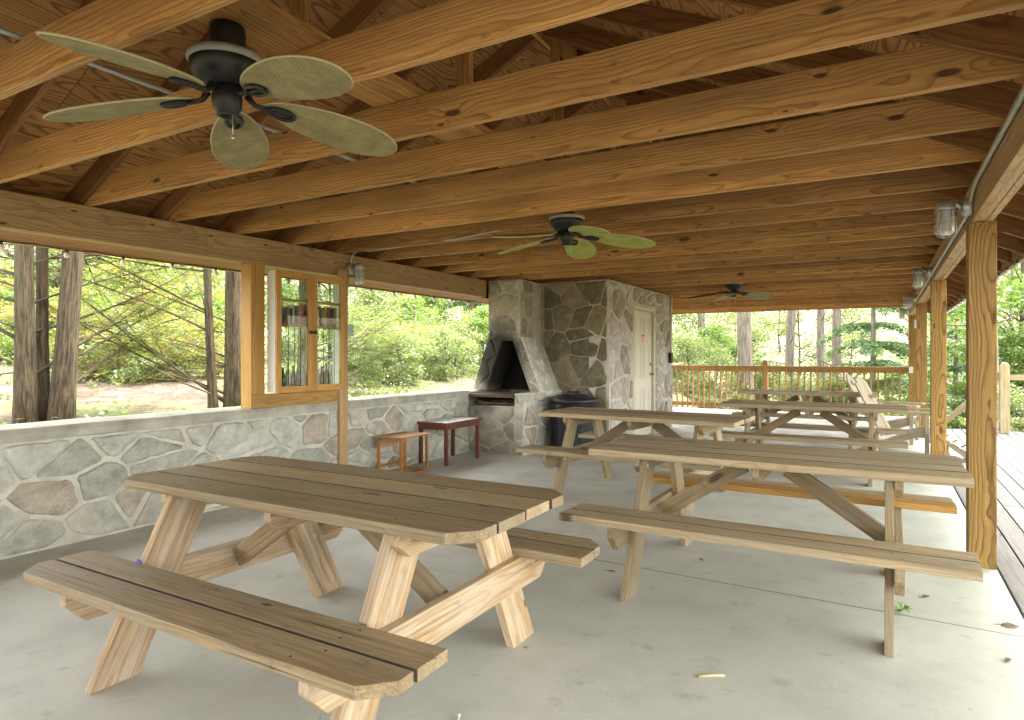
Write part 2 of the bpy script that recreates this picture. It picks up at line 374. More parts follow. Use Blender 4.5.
def plywood():
    N = NT('roof_plywood'); w = N.attr('wco')
    n = N.noise(N.vm('MULTIPLY', w, (.7, 4.6, 1)), 1, 1.5, .5)
    g = N.m('FRACT', N.m('MULTIPLY', n, 22))
    g = N.ramp(g, [(0, .1), (.5, .2), (.85, 1), (1, .1)])
    c = N.mix(g, (.47,.255,.095), (.19,.082,.026))
    f = N.range(N.noise(w, 1.4, 3, .6), .3, .7, .7, 1.2, False); c = N.mix(1.0, c, N.comb(f, f, f), 'MULTIPLY')
    per = N.range(N.attr('rnd', 'Fac'), 0, 1, .8, 1.12, False); c = N.mix(1.0, c, N.comb(per, per, per), 'MULTIPLY')
    N.principled(c, .75, 0, None, .2); return N.mat
M['ply'] = plywood()

def palm(name, a, b):
    N = NT(name); w = N.attr('wco'); x = N.xyz(w)
    s1 = N.m('SINE', N.m('MULTIPLY', x[0], 210)); s2 = N.m('SINE', N.m('MULTIPLY', x[1], 520))
    wv = N.m('MULTIPLY', s1, s2)
    c = N.mix(N.range(wv, -1, 1, .15, .75), a, b)
    f = N.range(N.noise(w, 9, 5, .7), .3, .7, .62, 1.22, False); c = N.mix(1.0, c, N.comb(f, f, f), 'MULTIPLY')
    N.principled(c, .7, 0, N.bump(wv, .3, .002), .3); return N.mat
M['palm'] = palm('woven_palm_blade', (.38,.335,.17), (.24,.20,.085))
M['cane'] = simple('cane_edge', (.50,.45,.27), .6, 0, .1)
M['palm_backlit'] = palm('backlit_palm_blade', (.46,.50,.13), (.32,.36,.075))  # light from behind, seen through the blades, put into a yellow-green colour

def groundmat():
    N = NT('forest_floor'); P = N.pos()
    n0 = N.noise(P, .35, 4, .6); n1 = N.noise(P, 2.4, 5, .7); n2 = N.noise(P, 22, 4, .7)
    c = N.mix(N.range(n2, .35, .65), (.17,.125,.095), (.07,.05,.035))
    c = N.mix(N.range(n1, .45, .62), c, (.21,.165,.13))
    c = N.mix(N.range(N.m('ADD', n0, N.m('MULTIPLY', n1, .4)), .68, .86), c, (.14,.17,.06))
    N.principled(c, .95, 0, N.bump(n2, .8, .04), .1); return N.mat
M['ground'] = groundmat()

# ------------------------------------------------------------------ stone facing
def clip(poly, n, d):
    out = []
    for i in range(len(poly)):
        a = poly[i]; b = poly[(i+1) % len(poly)]
        da = a[0]*n[0]+a[1]*n[1]-d; db = b[0]*n[0]+b[1]*n[1]-d
        if da <= 0: out.append(a)
        if (da < 0 < db) or (db < 0 < da):
            t = da/(da-db); out.append((a[0]+(b[0]-a[0])*t, a[1]+(b[1]-a[1])*t))
    return out
def stones(mb, region, origin, U, W, N, cell=(.34,.22), gap=(.018,.045), depth=(.008,.022), seed=1, mi=0, drop=.22):
    """irregular flagstones inside a convex 2-D region, standing proud of the plane origin + a*U + b*W along N"""
    rr = random.Random(seed); origin = Vector(origin); U = Vector(U); W = Vector(W); N = Vector(N)
    xs = [p[0] for p in region]; ys = [p[1] for p in region]
    area = sum(region[i][0]*region[(i+1)%len(region)][1]-region[(i+1)%len(region)][0]*region[i][1] for i in range(len(region)))
    reg = region if area > 0 else region[::-1]
    pts = []
    y = min(ys)-cell[1]; row = 0
    while y < max(ys)+cell[1]:
        x = min(xs)-cell[0]+rr.uniform(-.5,.5)*cell[0]
        while x < max(xs)+cell[0]:
            s = rr.uniform(.45, 1.35)
            pts.append((x+rr.uniform(-.3,.3)*cell[0], y+rr.uniform(-.42,.42)*cell[1]))
            x += cell[0]*s
        y += cell[1]*rr.uniform(.75,1.2)
    pts = [q for q in pts if rr.random() > drop]
    sx = cell[1]/cell[0]
    for i, p in enumerate(pts):
        poly = [(p[0]-2*cell[0], p[1]-2*cell[1]), (p[0]+2*cell[0], p[1]-2*cell[1]), (p[0]+2*cell[0], p[1]+2*cell[1]), (p[0]-2*cell[0], p[1]+2*cell[1])]
        g = rr.uniform(*gap)
        for k in range(len(reg)):
            a = reg[k]; b = reg[(k+1) % len(reg)]; e = (b[0]-a[0], b[1]-a[1]); L = math.hypot(*e); nn = (e[1]/L, -e[0]/L)
            poly = clip(poly, nn, nn[0]*a[0]+nn[1]*a[1]-.008)
            if not poly: break
        if not poly: continue
        for j, q in enumerate(pts):
            if i == j or abs(q[0]-p[0]) > 3*cell[0] or abs(q[1]-p[1]) > 3*cell[1]: continue
            nx = (q[0]-p[0])*sx*sx; ny = q[1]-p[1]; L = math.hypot(nx, ny)
            if L < 1e-6: continue
            mx, my = (p[0]+q[0])/2, (p[1]+q[1])/2
            nn = (nx/L, ny/L)
            poly = clip(poly, nn, nn[0]*mx+nn[1]*my-g*.5)
            if len(poly) < 3: break
        if len(poly) < 3: continue
        A = .5*sum(poly[k][0]*poly[(k+1)%len(poly)][1]-poly[(k+1)%len(poly)][0]*poly[k][1] for k in range(len(poly)))
        if abs(A) < cell[0]*cell[1]*.06: continue
        # round the corners and roughen the outline
        q = []
        for k in range(len(poly)):
            a = poly[k]; b = poly[(k+1) % len(poly)]; L = math.hypot(b[0]-a[0], b[1]-a[1])
            n = max(2, int(L/.035))
            for t in range(n):
                u = .1+.8*t/(n-1) if n > 1 else .5
                q.append((a[0]+(b[0]-a[0])*u, a[1]+(b[1]-a[1])*u))
        cx = sum(a[0] for a in q)/len(q); cy = sum(a[1] for a in q)/len(q)
        amp = rr.uniform(.004,.013)
        q = [(a[0]+mnoise.noise(V(a[0]*14, a[1]*14, seed))*amp, a[1]+mnoise.noise(V(a[0]*14, a[1]*14, seed+9))*amp) for a in q]
        h = rr.uniform(*depth); tx = rr.uniform(-.03,.03); ty = rr.uniform(-.03,.03)
        def P3(a, hh): return origin + U*a[0] + W*a[1] + N*hh
        k = len(q); vs = []; w = []
        for sc, hh in ((1.0, -.012), (1.0, h*.55), (.93, h), (.5, h)):
            for a in q:
                b = (cx+(a[0]-cx)*sc, cy+(a[1]-cy)*sc)
                dz = 0 if hh < h*.9 else (b[0]-cx)*tx+(b[1]-cy)*ty + mnoise.noise(V(b[0]*9, b[1]*9, seed+3))*.004
                vs.append(P3(b, hh+dz)); w.append((b[0]+seed, b[1], h*3))
        vs.append(P3((cx,cy), h)); w.append((cx+seed, cy, h*3))
        fs = []; sm = []
        flip = U.cross(W).dot(N) < 0
        for ring in range(3):
            for t in range(k):
                t2 = (t+1) % k
                f = (ring*k+t, ring*k+t2, (ring+1)*k+t2, (ring+1)*k+t)
                fs.append(f[::-1] if flip else f); sm.append(ring == 2)
        for t in range(k):
            f = (3*k+t, 3*k+(t+1)%k, 4*k); fs.append(f[::-1] if flip else f); sm.append(True)
        mb.add(vs, fs, w, rr.random(), mi, sm)

# ------------------------------------------------------------------ key dimensions
XL, XR = -4.85, .468          # inner faces of the two eave beams
CX = (XL+XR)/2
ZB, ZT = 2.115, 2.35          # beam bottom / top
SL = .48                      # roof slope
def zrb(x): return 2.378 + SL*((XR-x) if x > CX else (x-XL))     # underside of the rafters
YJ = [1.232+.609*i for i in range(-16, 26)]

# ------------------------------------------------------------------ setting
def sheet(name, mat, x0, x1, y0, y1, z0, z1):
    mb = MB(); mb.box(x0, x1, y0, y1, z0, z1); return mb.build(name, mat)
fl = sheet('floor', M['concrete'], -5.2, .598, -9.5, 15.85, -.25, 0); tag(fl, 'pale grey worn concrete slab under the pavilion', 'floor', kind='structure')

mb = MB(); x = .612
while x < 3.4:
    y = -4.0 - RND.uniform(0, 2)
    while y < 13.7:
        y2 = min(y+RND.choice((3.6, 4.2, 4.8)), 13.72)
        mb.box(x, x+.133, max(y, -4), y2-.003, -.04, .0+RND.uniform(-.0015,.0015), (0,1,0)); y = y2
    x += .143
dk = mb.build('deck', M['deck'], bevel=.003); tag(dk, 'bleached grey plank deck along the open side', 'deck', kind='structure')

def gz(x, y):
    base = -.55
    if y > 15.5: base -= .10*min(y-15.5, 30)
    if x < -5.0:
        b = .42 + .085*(-5.6-x) if x < -5.6 else .42
        if y > 12: b -= .05*(y-12)
        base = max(base, b)
    elif x > 3.4: base = -.9 - .05*min(x-3.4, 25)
    if y > 45: base += (y-45)*.22
    if x < -25: base += (-25-x)*.12
    return base
xs = [-260,-160,-110,-80,-60,-48]+[-40+1.0*i for i in range(34)]+[-5.8,-5.45,-5.21,-5.19,-4,0,2.5,3.4]+[4+1.5*i for i in range(18)]+[34,42,55,75,110,160,260]
ys = [-260,-160,-100,-60,-30]+[-16+1.4*i for i in range(50)]+[58,64,72,85,110,160,260]
vs = []; fs = []
for y in ys:
    for x in xs:
        n = mnoise.noise(V(x*.35, y*.35, 0))*.14 + mnoise.noise(V(x*1.3, y*1.3, 3))*.05
        z = gz(x, y) + (n if (x < -5.3 or x > 3.6 or y > 16.5) else -.1)
        if -5.2 <= x <= 3.4 and -30 < y < 16.2: z = min(z, -.5)
        vs.append((x, y, z))
for j in range(len(ys)-1):
    for i in range(len(xs)-1):
        a = j*len(xs)+i; fs.append((a, a+1, a+1+len(xs), a+len(xs)))
mb = MB(); mb.add(vs, fs, None, 0, 0, True)
gr = mb.build('ground', M['ground']); tag(gr, 'leaf strewn forest floor sloping around the pavilion', 'ground', kind='structure')

# ------------------------------------------------------------------ pavilion
pav = tag(empty('pavilion', (CX, 7, 0)), 'open timber picnic pavilion with exposed brown rafters and square posts', 'pavilion')
PO = Vector((CX, 7, 0))
class LMB(MB):      # builds in world coordinates, stored relative to the pavilion
    def build(s, name, mats, parent=None, bevel=0.0, loc=None):
        if parent is pav: s.v = [tuple(Vector(p)-PO) for p in s.v]
        return MB.build(s, name, mats, parent, bevel, loc)
# beams: three plies each
for (x0, y0, y1) in ((XR, -9, 16.75), (XL-.114, -9, 7.70)):
    mb = LMB()
    for k in range(3):
        y = y0
        while y < y1:
            ye = min(y1, y+4.88+(k*1.3 if y == y0 else 0))
            mb.box(x0+k*.038+.0007, x0+k*.038+.0373, y, ye-.002, ZB+(.003 if k == 1 else 0), ZT, (0,1,0)); y = ye
    mb.build('beam', M['beam'], pav, .0025)
# posts
for y in (-2.3, 1.2, 4.908, 8.46, 12.06, 15.62):
    mb = LMB(); mb.box(.455, .597, y-.07, y+.07, .0, ZB-.001, (0,0,1))
    if y > 3 or y < 0: mb.build('post', M['post'], pav, .004)
mb = LMB(); mb.box(XL-.135, XL+.006, 3.785, 3.93, .822, ZB-.001, (0,0,1)); mb.build('post', M['frame'], pav, .004)
mb = LMB(); mb.box(XL+.012, XL+.05, 4.815, 4.93, .0, ZB+.06, (0,0,1)); mb.build('stud', M['beam'], pav, .003)
mb = LMB(); mb.box(XL-.02, XL+.018, 3.80, 4.81, .823, .948, (0,1,0)); mb.build('rail_board', M['frame'], pav, .003)
# joists, rafters
jm = MB(); jm.box(XL-.12-CX, XR+.12-CX, -.019, .019, ZT+.001, ZT+.18, (1,0,0))
joist = jm.build('joist', M['truss'], pav, .003)
def rafter_mb(side):
    mb = MB(); x0 = CX; x1 = 1.0 if side > 0 else 2*CX-1.0
    d = .156
    pts = [(x0-CX-(0.02*side if 0 else 0)+.02*side, 0, zrb(CX)), (x1-CX, 0, zrb(x1)), (x1-CX, 0, zrb(x1)+d), (x0-CX+.02*side, 0, zrb(CX)+d)]
    mb.prism([(p[0], -.057, p[2]) for p in pts], (0,.037,0), Vector(pts[1])-Vector(pts[0])); return mb
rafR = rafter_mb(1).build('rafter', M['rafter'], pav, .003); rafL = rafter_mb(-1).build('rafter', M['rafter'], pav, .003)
for i, y in enumerate(YJ):
    for src in (joist, rafR, rafL):
        o = src if i == 0 else src.copy()
        if i: COL.objects.link(o); o.parent = pav
        o.location = (0, y-7, 0)
for i, y in enumerate(YJ):
    if i % 2 == 1:
        mb = LMB(); mb.box(-2.145, -2.056, y+.021, y+.058, ZT+.03, zrb(CX)+.1, (0,0,1)); mb.build('king_post', M['truss'], pav, .002)
mb = LMB(); mb.box(CX-.0185, CX+.0185, -9, 16.8, zrb(CX)-.03, zrb(CX)+.15, (0,1,0)); mb.build('ridge_board', M['truss'], pav, .002)
mb = LMB()
for (a, b) in ((-9, -2.4), (-2.396, 4.1), (4.104, 10.3), (10.304, 16.7)): mb.box(-2.19, -1.91, a, b, ZT+.182, ZT+.219, (0,1,0))
mb.build('strongback', M['truss'], pav, .002)
# plywood decking on the rafters, butted sheets
for s in (-1, 1):
    mb = LMB()
    L = abs((1.03 if s > 0 else 1.03)-CX); ca = 1/math.sqrt(1+SL*SL)
    edges = [0, 1.1, 2.2, 3.22]
    for k in range(3):
        y = -9.0 - (1.2 if k % 2 else 0)
        while y < 17.0:
            y1 = min(y+2.44, 17.0)
            y0 = max(y, -9.0)
            if y1 > y0+.05:
                a, b = edges[k], edges[k+1]
                P = [(CX+s*(a+.002), zrb(CX)+.158-SL*a), (CX+s*(b-.002), zrb(CX)+.158-SL*b)]
                off = (RND.uniform(0, 50), RND.uniform(0, 50), RND.uniform(0, 50))
                pts = [(P[0][0], y0+.002, P[0][1]), (P[1][0], y0+.002, P[1][1]), (P[1][0], y1-.002, P[1][1]), (P[0][0], y1-.002, P[0][1])]
                mb.prism(pts, (0,0,.014), (0,1,0), off=off)
            y = y1
    P = [(CX+s*.001, zrb(CX)+.176), (CX+s*3.26, zrb(CX)+.176-SL*3.26)]
    mb.prism([(P[0][0], -9.02, P[0][1]), (P[1][0], -9.02, P[1][1]), (P[1][0], 17.02, P[1][1]), (P[0][0], 17.02, P[0][1])], (0,0,.03), (0,1,0))
    mb.build('roof_deck', M['ply'], pav)
    xf = 1.003 if s > 0 else 2*CX-1.003
    mb = LMB(); mb.box(xf, xf+s*.036, -9.0, 17.0, 2.10, 2.285, (0,1,0)); mb.build('fascia', M['beam'], pav, .003)
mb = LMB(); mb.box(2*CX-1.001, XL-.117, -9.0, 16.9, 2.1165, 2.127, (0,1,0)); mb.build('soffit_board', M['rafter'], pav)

# ------------------------------------------------------------------ left stone wall
wl = MB()
wl.box(XL-.34, XL, -9, 7.24, -.3, .735, mi=1)
stones(wl, [(-2.38,.01),(7.23,.01),(7.23,.725),(-2.38,.725)], (XL,0,0), (0,1,0), (0,0,1), (1,0,0), cell=(.31,.20), gap=(.012,.05), depth=(.008,.024), seed=15, drop=.33)
wall = wl.build('stone_wall', M['wall']); tag(wall, 'low fieldstone wall with mortar cap along the shaded side of the pavilion', 'wall')
mb = MB(); n = 96; vs = []; fs = []
ring = [(-.36,.737),(.022,.737),(.026,.79),(.010,.822),(-.34,.826),(-.365,.80)]
for i in range(n+1):
    y = -9 + i*(16.24/n)
    for k, (a, z) in enumerate(ring):
        vs.append((XL+a+mnoise.noise(V(y*3, k, 1))*.010, y, z+mnoise.noise(V(y*2.2, k*3, 5))*.011))
m_ = len(ring)
for i in range(n):
    for k in range(m_):
        fs.append((i*m_+k, (i+1)*m_+k, (i+1)*m_+(k+1) % m_, i*m_+(k+1) % m_))
fs.append(tuple(range(m_))); fs.append(tuple(n*m_+k for k in range(m_-1,-1,-1)))
mb.add(vs, fs, None, .3, 0, False)
mb.build('cap', simple('cap_mortar', (.40,.395,.32), .9, 0, .28, 5, .2, .6), wall)

# ------------------------------------------------------------------ fireplace
fp = tag(empty('fireplace', (-4.4, 7.24, 0)), 'soot stained stone barbecue fireplace with tapered open hood', 'fireplace'); FO = Vector((-4.4,7.24,0))
class FMB(MB):
    def build(s, name, mats, parent=None, bevel=0.0, loc=None):
        if parent is fp: s.v = [tuple(Vector(p)-FO) for p in s.v]
        return MB.build(s, name, mats, parent, bevel, loc)
mb = FMB()
mb.box(-4.95, -4.132, 7.24, 7.40, 0, .63, mi=1)
stones(mb, [(-4.94,.01),(-4.14,.01),(-4.14,.625),(-4.94,.625)], (0,7.24,0), (1,0,0), (0,0,1), (0,-1,0), cell=(.34,.26), gap=(.012,.03), seed=21)
mb.box(-4.95, -4.132, 7.402, 8.37, .0, .60, mi=1)
mb.build('hearth', M['fire'], fp)
mb = FMB(); mb.box(-4.128, -4.0, 7.235, 8.376, 0, .80, mi=1)
stones(mb, [(-4.125,.01),(-4.005,.01),(-4.005,.795),(-4.125,.795)], (0,7.235,0), (1,0,0), (0,0,1), (0,-1,0), cell=(.16,.22), gap=(.012,.03), seed=22)
stones(mb, [(7.24,.01),(8.37,.01),(8.37,.79),(7.24,.79)], (-4.0,0,0), (0,1,0), (0,0,1), (1,0,0), cell=(.34,.24), gap=(.03,.07), seed=23)
mb.build('pier', [M['wall'][0], M['wall'][1]], fp, .0)
mb = FMB(); mb.box(-5.2, -4.852, 7.243, 8.376, 0, .79, mi=1); mb.build('end_block', M['fire'], fp)
mb = FMB(); mb.box(-4.848, -4.13, 7.215, 7.74, .742, .778, (1,0,0)); mb.build('mantel_board', M['dark_board'], fp, .003)
mb = FMB()
for k in range(16): mb.tube([(-4.83+.044*k, 7.42, .70), (-4.83+.044*k, 8.2, .70)], .006, 6)
mb.tube([(-4.84,7.43,.694),(-4.14,7.43,.694)], .008, 6); mb.build('grate', M['black'], fp)
# ashes and charred sticks on the hearth
mb = FMB()
for k in range(9):
    a = RND.uniform(-4.75,-4.25); b = RND.uniform(7.3,7.4); t = RND.uniform(-.5,.5)
    mb.tube([(a-.12, b-.05*t, .64+.01*k*.4), (a+.12, b+.05*t, .65+.01*RND.random())], [.012,.009], 6)
mb.build('charred_sticks', M['deadleaf'], fp)
# hood: two splayed jambs and the chimney breast
Y0, Y1 = 7.75, 8.12
hl = [(-5.12,.80),(-4.88,.80),(-4.62,1.50),(-4.85,1.545)]
hr = [(-4.18,.80),(-4.02,.80),(-4.335,1.545),(-4.455,1.50)]
ht = [(-4.85,1.547),(-4.62,1.502),(-4.455,1.502),(-4.335,1.547),(-4.335,2.345),(-4.85,2.345)]
mb = FMB()
for i, h in enumerate((hl, hr, ht)):
    mb.prism([(p[0], Y0, p[1]) for p in h], (0, Y1-Y0, 0), (0,0,1), mi=1)
    reg = h if i < 2 else [(-4.845,1.555),(-4.345,1.555),(-4.345,2.34),(-4.845,2.34)]
    stones(mb, reg, (0,Y0,0), (1,0,0), (0,0,1), (0,-1,0), cell=(.27,.21) if i == 2 else (.2,.2), gap=(.012,.035), depth=(.006,.014), seed=31+i)
stones(mb, [(7.77,1.56),(8.11,1.56),(8.11,2.34),(7.77,2.34)], (-4.335,0,0), (0,1,0), (0,0,1), (1,0,0), cell=(.3,.25), gap=(.05,.1), depth=(.003,.008), seed=37)
mb.build('hood', M['fire'], fp)
mb = FMB()
mb.prism([(-5.10,8.135,.80),(-4.03,8.135,.80),(-4.34,8.135,1.545),(-4.84,8.135,1.545)], (0,.24,0), (1,0,0), mi=1); mb.box(-4.84, -4.34, 8.135, 8.375, 1.547, 2.343, mi=1); mb.build('flue_backing', M['fire'], fp)
mb = FMB(); mb.prism([(-5.09,8.123,.802),(-4.04,8.123,.802),(-4.36,8.123,1.535),(-4.82,8.123,1.535)], (0,.011,0), (1,0,0)); mb.build('firebox_back', M['soot'], fp)
# smooth parged slope on the right splay
mb = FMB(); mb.prism([(-4.018, Y0+.004, .80),(-3.993, Y0+.004, .80),(-4.311, Y0+.004, 1.55),(-4.333, Y0+.004, 1.55)], (0, Y1-Y0-.006, 0), (0,0,1))
mb.build('parged_slope', simple('parging', (.56,.54,.44), .85, 0, .38, 9, .2, .9), fp)

# ------------------------------------------------------------------ stone shed
SX, SY0, SY1 = -3.28, 8.38, 11.45; D0, D1, DZ = 9.36, 10.44, 2.06
sh = tag(empty('stone_shed', (-4.05, 9.9, 0)), 'square stone utility room with cream door behind the fireplace', 'shed'); SO = Vector((-4.05,9.9,0))
class SMB(MB):
    def build(s, name, mats, parent=None, bevel=0.0, loc=None):
        if parent is not None and not s.__dict__.get('done'): s.v = [tuple(Vector(p)-SO) for p in s.v]
        return MB.build(s, name, mats, parent, bevel, loc)
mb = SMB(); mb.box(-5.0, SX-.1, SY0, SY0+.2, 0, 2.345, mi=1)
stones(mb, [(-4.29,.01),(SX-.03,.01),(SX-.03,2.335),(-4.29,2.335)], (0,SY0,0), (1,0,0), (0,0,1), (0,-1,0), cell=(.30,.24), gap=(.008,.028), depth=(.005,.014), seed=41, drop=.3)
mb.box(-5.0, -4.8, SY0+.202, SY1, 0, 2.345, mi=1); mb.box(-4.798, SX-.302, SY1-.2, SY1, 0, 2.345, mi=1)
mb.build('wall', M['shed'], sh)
mb = SMB()
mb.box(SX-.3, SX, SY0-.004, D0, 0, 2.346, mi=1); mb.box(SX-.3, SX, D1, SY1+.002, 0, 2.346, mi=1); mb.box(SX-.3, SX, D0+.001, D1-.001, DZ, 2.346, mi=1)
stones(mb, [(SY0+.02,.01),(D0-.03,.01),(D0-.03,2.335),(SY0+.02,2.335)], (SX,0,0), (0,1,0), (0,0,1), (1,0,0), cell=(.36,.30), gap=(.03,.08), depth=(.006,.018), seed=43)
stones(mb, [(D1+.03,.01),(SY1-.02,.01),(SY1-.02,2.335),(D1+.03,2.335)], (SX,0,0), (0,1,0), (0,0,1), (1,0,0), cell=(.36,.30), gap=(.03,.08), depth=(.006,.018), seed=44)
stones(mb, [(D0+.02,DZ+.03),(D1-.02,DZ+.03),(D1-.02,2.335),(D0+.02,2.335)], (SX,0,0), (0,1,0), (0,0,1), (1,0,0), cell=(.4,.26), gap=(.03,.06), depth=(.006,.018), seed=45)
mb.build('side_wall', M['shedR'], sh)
mb = SMB(); mb.box(SX-.10, SX+.008, D0+.003, D0+.06, 0, DZ-.003, (0,0,1)); mb.box(SX-.10, SX+.008, D1-.06, D1-.003, 0, DZ-.003, (0,0,1)); mb.box(SX-.10, SX+.008, D0+.061, D1-.061, DZ-.06, DZ-.003, (0,1,0))
mb.build('door_frame', M['trim'], sh, .002)
mb = SMB(); d0, d1 = D0+.066, D1-.078
mb.box(SX-.075, SX-.035, d0, d1, .012, DZ-.066)
w_ = (d1-d0)
for (za, zb) in ((.18,.78),(.92,1.5),(1.62,1.90)):
    for (ya, yb) in ((d0+.11, d0+w_/2-.05), (d0+w_/2+.05, d1-.11)):
        for (a, b, c, d) in ((ya,yb,za,za+.02),(ya,yb,zb-.02,zb),(ya,ya+.02,za+.021,zb-.021),(yb-.02,yb,za+.021,zb-.021)): mb.box(SX-.0349, SX-.027, a, b, c, d)
        mb.box(SX-.0349, SX-.029, ya+.05, yb-.05, za+.05, zb-.05)
door = mb.build('door', M['door'], sh, .002)
def child_of_door(mb, name, mat, bevel=0):
    o = SMB.build(mb, name, mat, door, bevel); return o
mb = SMB(); mb.lathe([(0,0),(.026,0),(.028,.004),(.012,.010),(.011,.032),(.026,.042),(.029,.056),(.022,.068),(0,.070)], (0,0,0), 16)
R_ = Matrix.Rotation(PI/2, 4, 'Y')
mb.v = [tuple(R_ @ Vector(p) + Vector((SX-.035, d1-.07, .99))) for p in mb.v]; child_of_door(mb, 'knob', M['brass'])
mb = SMB(); mb.lathe([(0,0),(.028,0),(.030,.006),(.026,.014),(0,.016)], (0,0,0), 16)
mb.v = [tuple(R_ @ Vector(p) + Vector((SX-.035, d1-.07, 1.15))) for p in mb.v]; child_of_door(mb, 'deadbolt', M['brass'])
# the paper notice: unreadable red block lettering at this size, built as a red heading and lines
mb = SMB(); yc = d0+w_*.52; mb.box(SX-.0265, SX-.0255, yc-.10, yc+.10, 1.50, 1.64); nt = child_of_door(mb, 'notice', [M['paper']])
nt['label'] = 'small pale notice with red heading'
mb = SMB(); mb.box(SX-.0252, SX-.0248, yc-.085, yc+.085, 1.595, 1.625, mi=0)
for k in range(4): mb.box(SX-.0252, SX-.0248, yc-.08, yc+.08-.03*(k % 2), 1.515+k*.019, 1.523+k*.019)
child_of_door(mb, 'notice_lettering', M['redink'])
mb = SMB(); mb.box(SX+.022, SX+.07, 11.16, 11.27, 1.16, 1.34); mb.build('switch_box', M['black'], sh, .006)
mb = SMB(); mb.tube([(SX+.04,11.215,1.34),(SX+.04,11.215,2.34)], .013, 8); mb.build('riser_conduit', M['emt'], sh)

# ------------------------------------------------------------------ picnic tables
def picnic_table(loc, rz, label, clip_c=False, tm=None, lm=None, bench_far=None, HL=.925, hw=.081):
    t = tag(empty('picnic_table', loc, rz), label, 'picnic table', 'wooden picnic tables on the concrete floor')
    tm = tm or M['topB']; lm = lm or M['legB']
    def plank(y0, y1, z0, z1, c0=0, c1=0, joints=()):
        # c0 / c1: size of the clipped corners on the y0 / y1 side
        mb = MB(); jx = RND.uniform(-.004,.004)
        pts = []
        a, b = -HL+jx, HL+jx
        pts += [(a+c0, y0), (b-c0, y0)] if c0 else [(a, y0), (b, y0)]
        if c0: pts += [(b, y0+c0)]
        if c1: pts += [(b, y1-c1), (b-c1, y1), (a+c1, y1), (a, y1-c1)]
        else: pts += [(b, y1), (a, y1)]
        if c0: pts += [(a, y0+c0)]
        dz = RND.uniform(-.0015,.0015)
        mb.prism([(p[0], p[1], z0+dz) for p in pts], (0,0,z1-z0), (1,0,0))
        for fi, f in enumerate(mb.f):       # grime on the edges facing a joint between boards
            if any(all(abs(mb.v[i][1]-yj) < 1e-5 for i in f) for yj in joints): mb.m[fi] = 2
        for sx in (-1, 1):
            for q in (.27, .73):
                cx_, cy_ = sx*.605+RND.uniform(-.012,.05*sx if sx > 0 else .012), y0+(y1-y0)*(q+RND.uniform(-.04,.04)); zz = z1+dz+.0006
                mb.add([(cx_+.0055*math.cos(PI*i/4), cy_+.0055*math.sin(PI*i/4), zz) for i in range(8)], [tuple(range(8))], None, 0, 1)
        return mb
    C = .08 if clip_c else 0
    ws = .180; g = .013; tot = 4*ws+3*g
    for k in range(4):
        y = -tot/2+k*(ws+g)
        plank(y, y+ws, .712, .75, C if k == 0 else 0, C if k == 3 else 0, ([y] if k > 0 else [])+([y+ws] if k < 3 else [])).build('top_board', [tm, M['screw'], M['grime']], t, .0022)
    for s in (-1, 1):
        for k in range(2):
            y0 = .475+k*.153; y1 = y0+.14
            if s > 0: m = plank(y0, y1, .412, .45, 0, C if k == 1 else 0, [y1] if k == 0 else [y0])
            else: m = plank(-y1, -y0, .412, .45, C if k == 1 else 0, 0, [-y1] if k == 0 else [-y0])
            mt = tm
            if s > 0 and bench_far is not None and k == 0: mt = bench_far
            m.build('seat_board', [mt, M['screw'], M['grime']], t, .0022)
    for sx in (-1, 1):
        x = sx*.605
        for s in (-1, 1):
            mb = MB(); th = .038
            yf, yt = s*.575, s*.235
            mb.prism([(x-th/2, yf-hw, 0), (x-th/2, yf+hw, 0), (x-th/2, yt+hw, .7105), (x-th/2, yt-hw, .7105)], (th,0,0), (0, yt-yf, .71)); mb.build('leg', lm, t, .003)
        xo = x+sx*.0385
        mb = MB(); yb, zt, zb = .735, .411, .272
        mb.prism([(xo-.019, -yb, zt), (xo-.019, -yb, zt-.06), (xo-.019, -yb+.075, zb), (xo-.019, yb-.075, zb), (xo-.019, yb, zt-.06), (xo-.019, yb, zt)], (.038,0,0), (0,1,0)); mb.build('seat_support', lm, t, .003)
        mb = MB(); yb, zt, zb = .345, .711, .62
        mb.prism([(xo-.019, -yb, zt), (xo-.019, -yb, zt-.045), (xo-.019, -yb+.06, zb), (xo-.019, yb-.06, zb), (xo-.019, yb, zt-.045), (xo-.019, yb, zt)], (.038,0,0), (0,1,0)); mb.build('top_cleat', lm, t, .003)
        mb = MB(); mb.beam((sx*.60, 0, .345), (sx*.115, 0, .668), .088, .037, (0,1,0)); mb.build('brace', M['brace'], t, .003)
    mb = MB(); mb.prism([(-.019,-.33,.711),(-.019,-.33,.66),(-.019,-.28,.622),(-.019,.28,.622),(-.019,.33,.66),(-.019,.33,.711)], (.038,0,0), (0,1,0)); mb.build('centre_cleat', lm, t, .003)
    b0 = None
    for sx in (-1,1):
        for s in (-1,1):
            for (yy, zz) in ((s*.455,.34),(s*.31,.67)):
                for xx in (sx*.585, sx*.646):
                    if b0 is None:
                        mb = MB(); mb.tube([(-.003,0,0),(.003,0,0)], .013, 8); b0 = b = mb.build('bolt', M['galv'], t)
                    else: b = b0.copy(); COL.objects.link(b); b.parent = t
                    b.location = (xx, yy, zz)
    return t
t1 = picnic_table((-2.04, 1.995, 0), 0.0, 'weathered brown picnic table with clipped corners and fresh pale legs, nearest the stone wall', True, M['top'], M['leg'], None, .95, .096)
mb = MB(); mb.box(-.60, -.575, -.482, -.4775, .452, .466); mb.build('sticker', M['tag'], t1)
picnic_table((-.575, 3.875, 0), math.radians(-.6), 'grey brown picnic table beside the nearest post, one yellow board on its far bench', False, M['topB'], M['legB'], M['orange'])
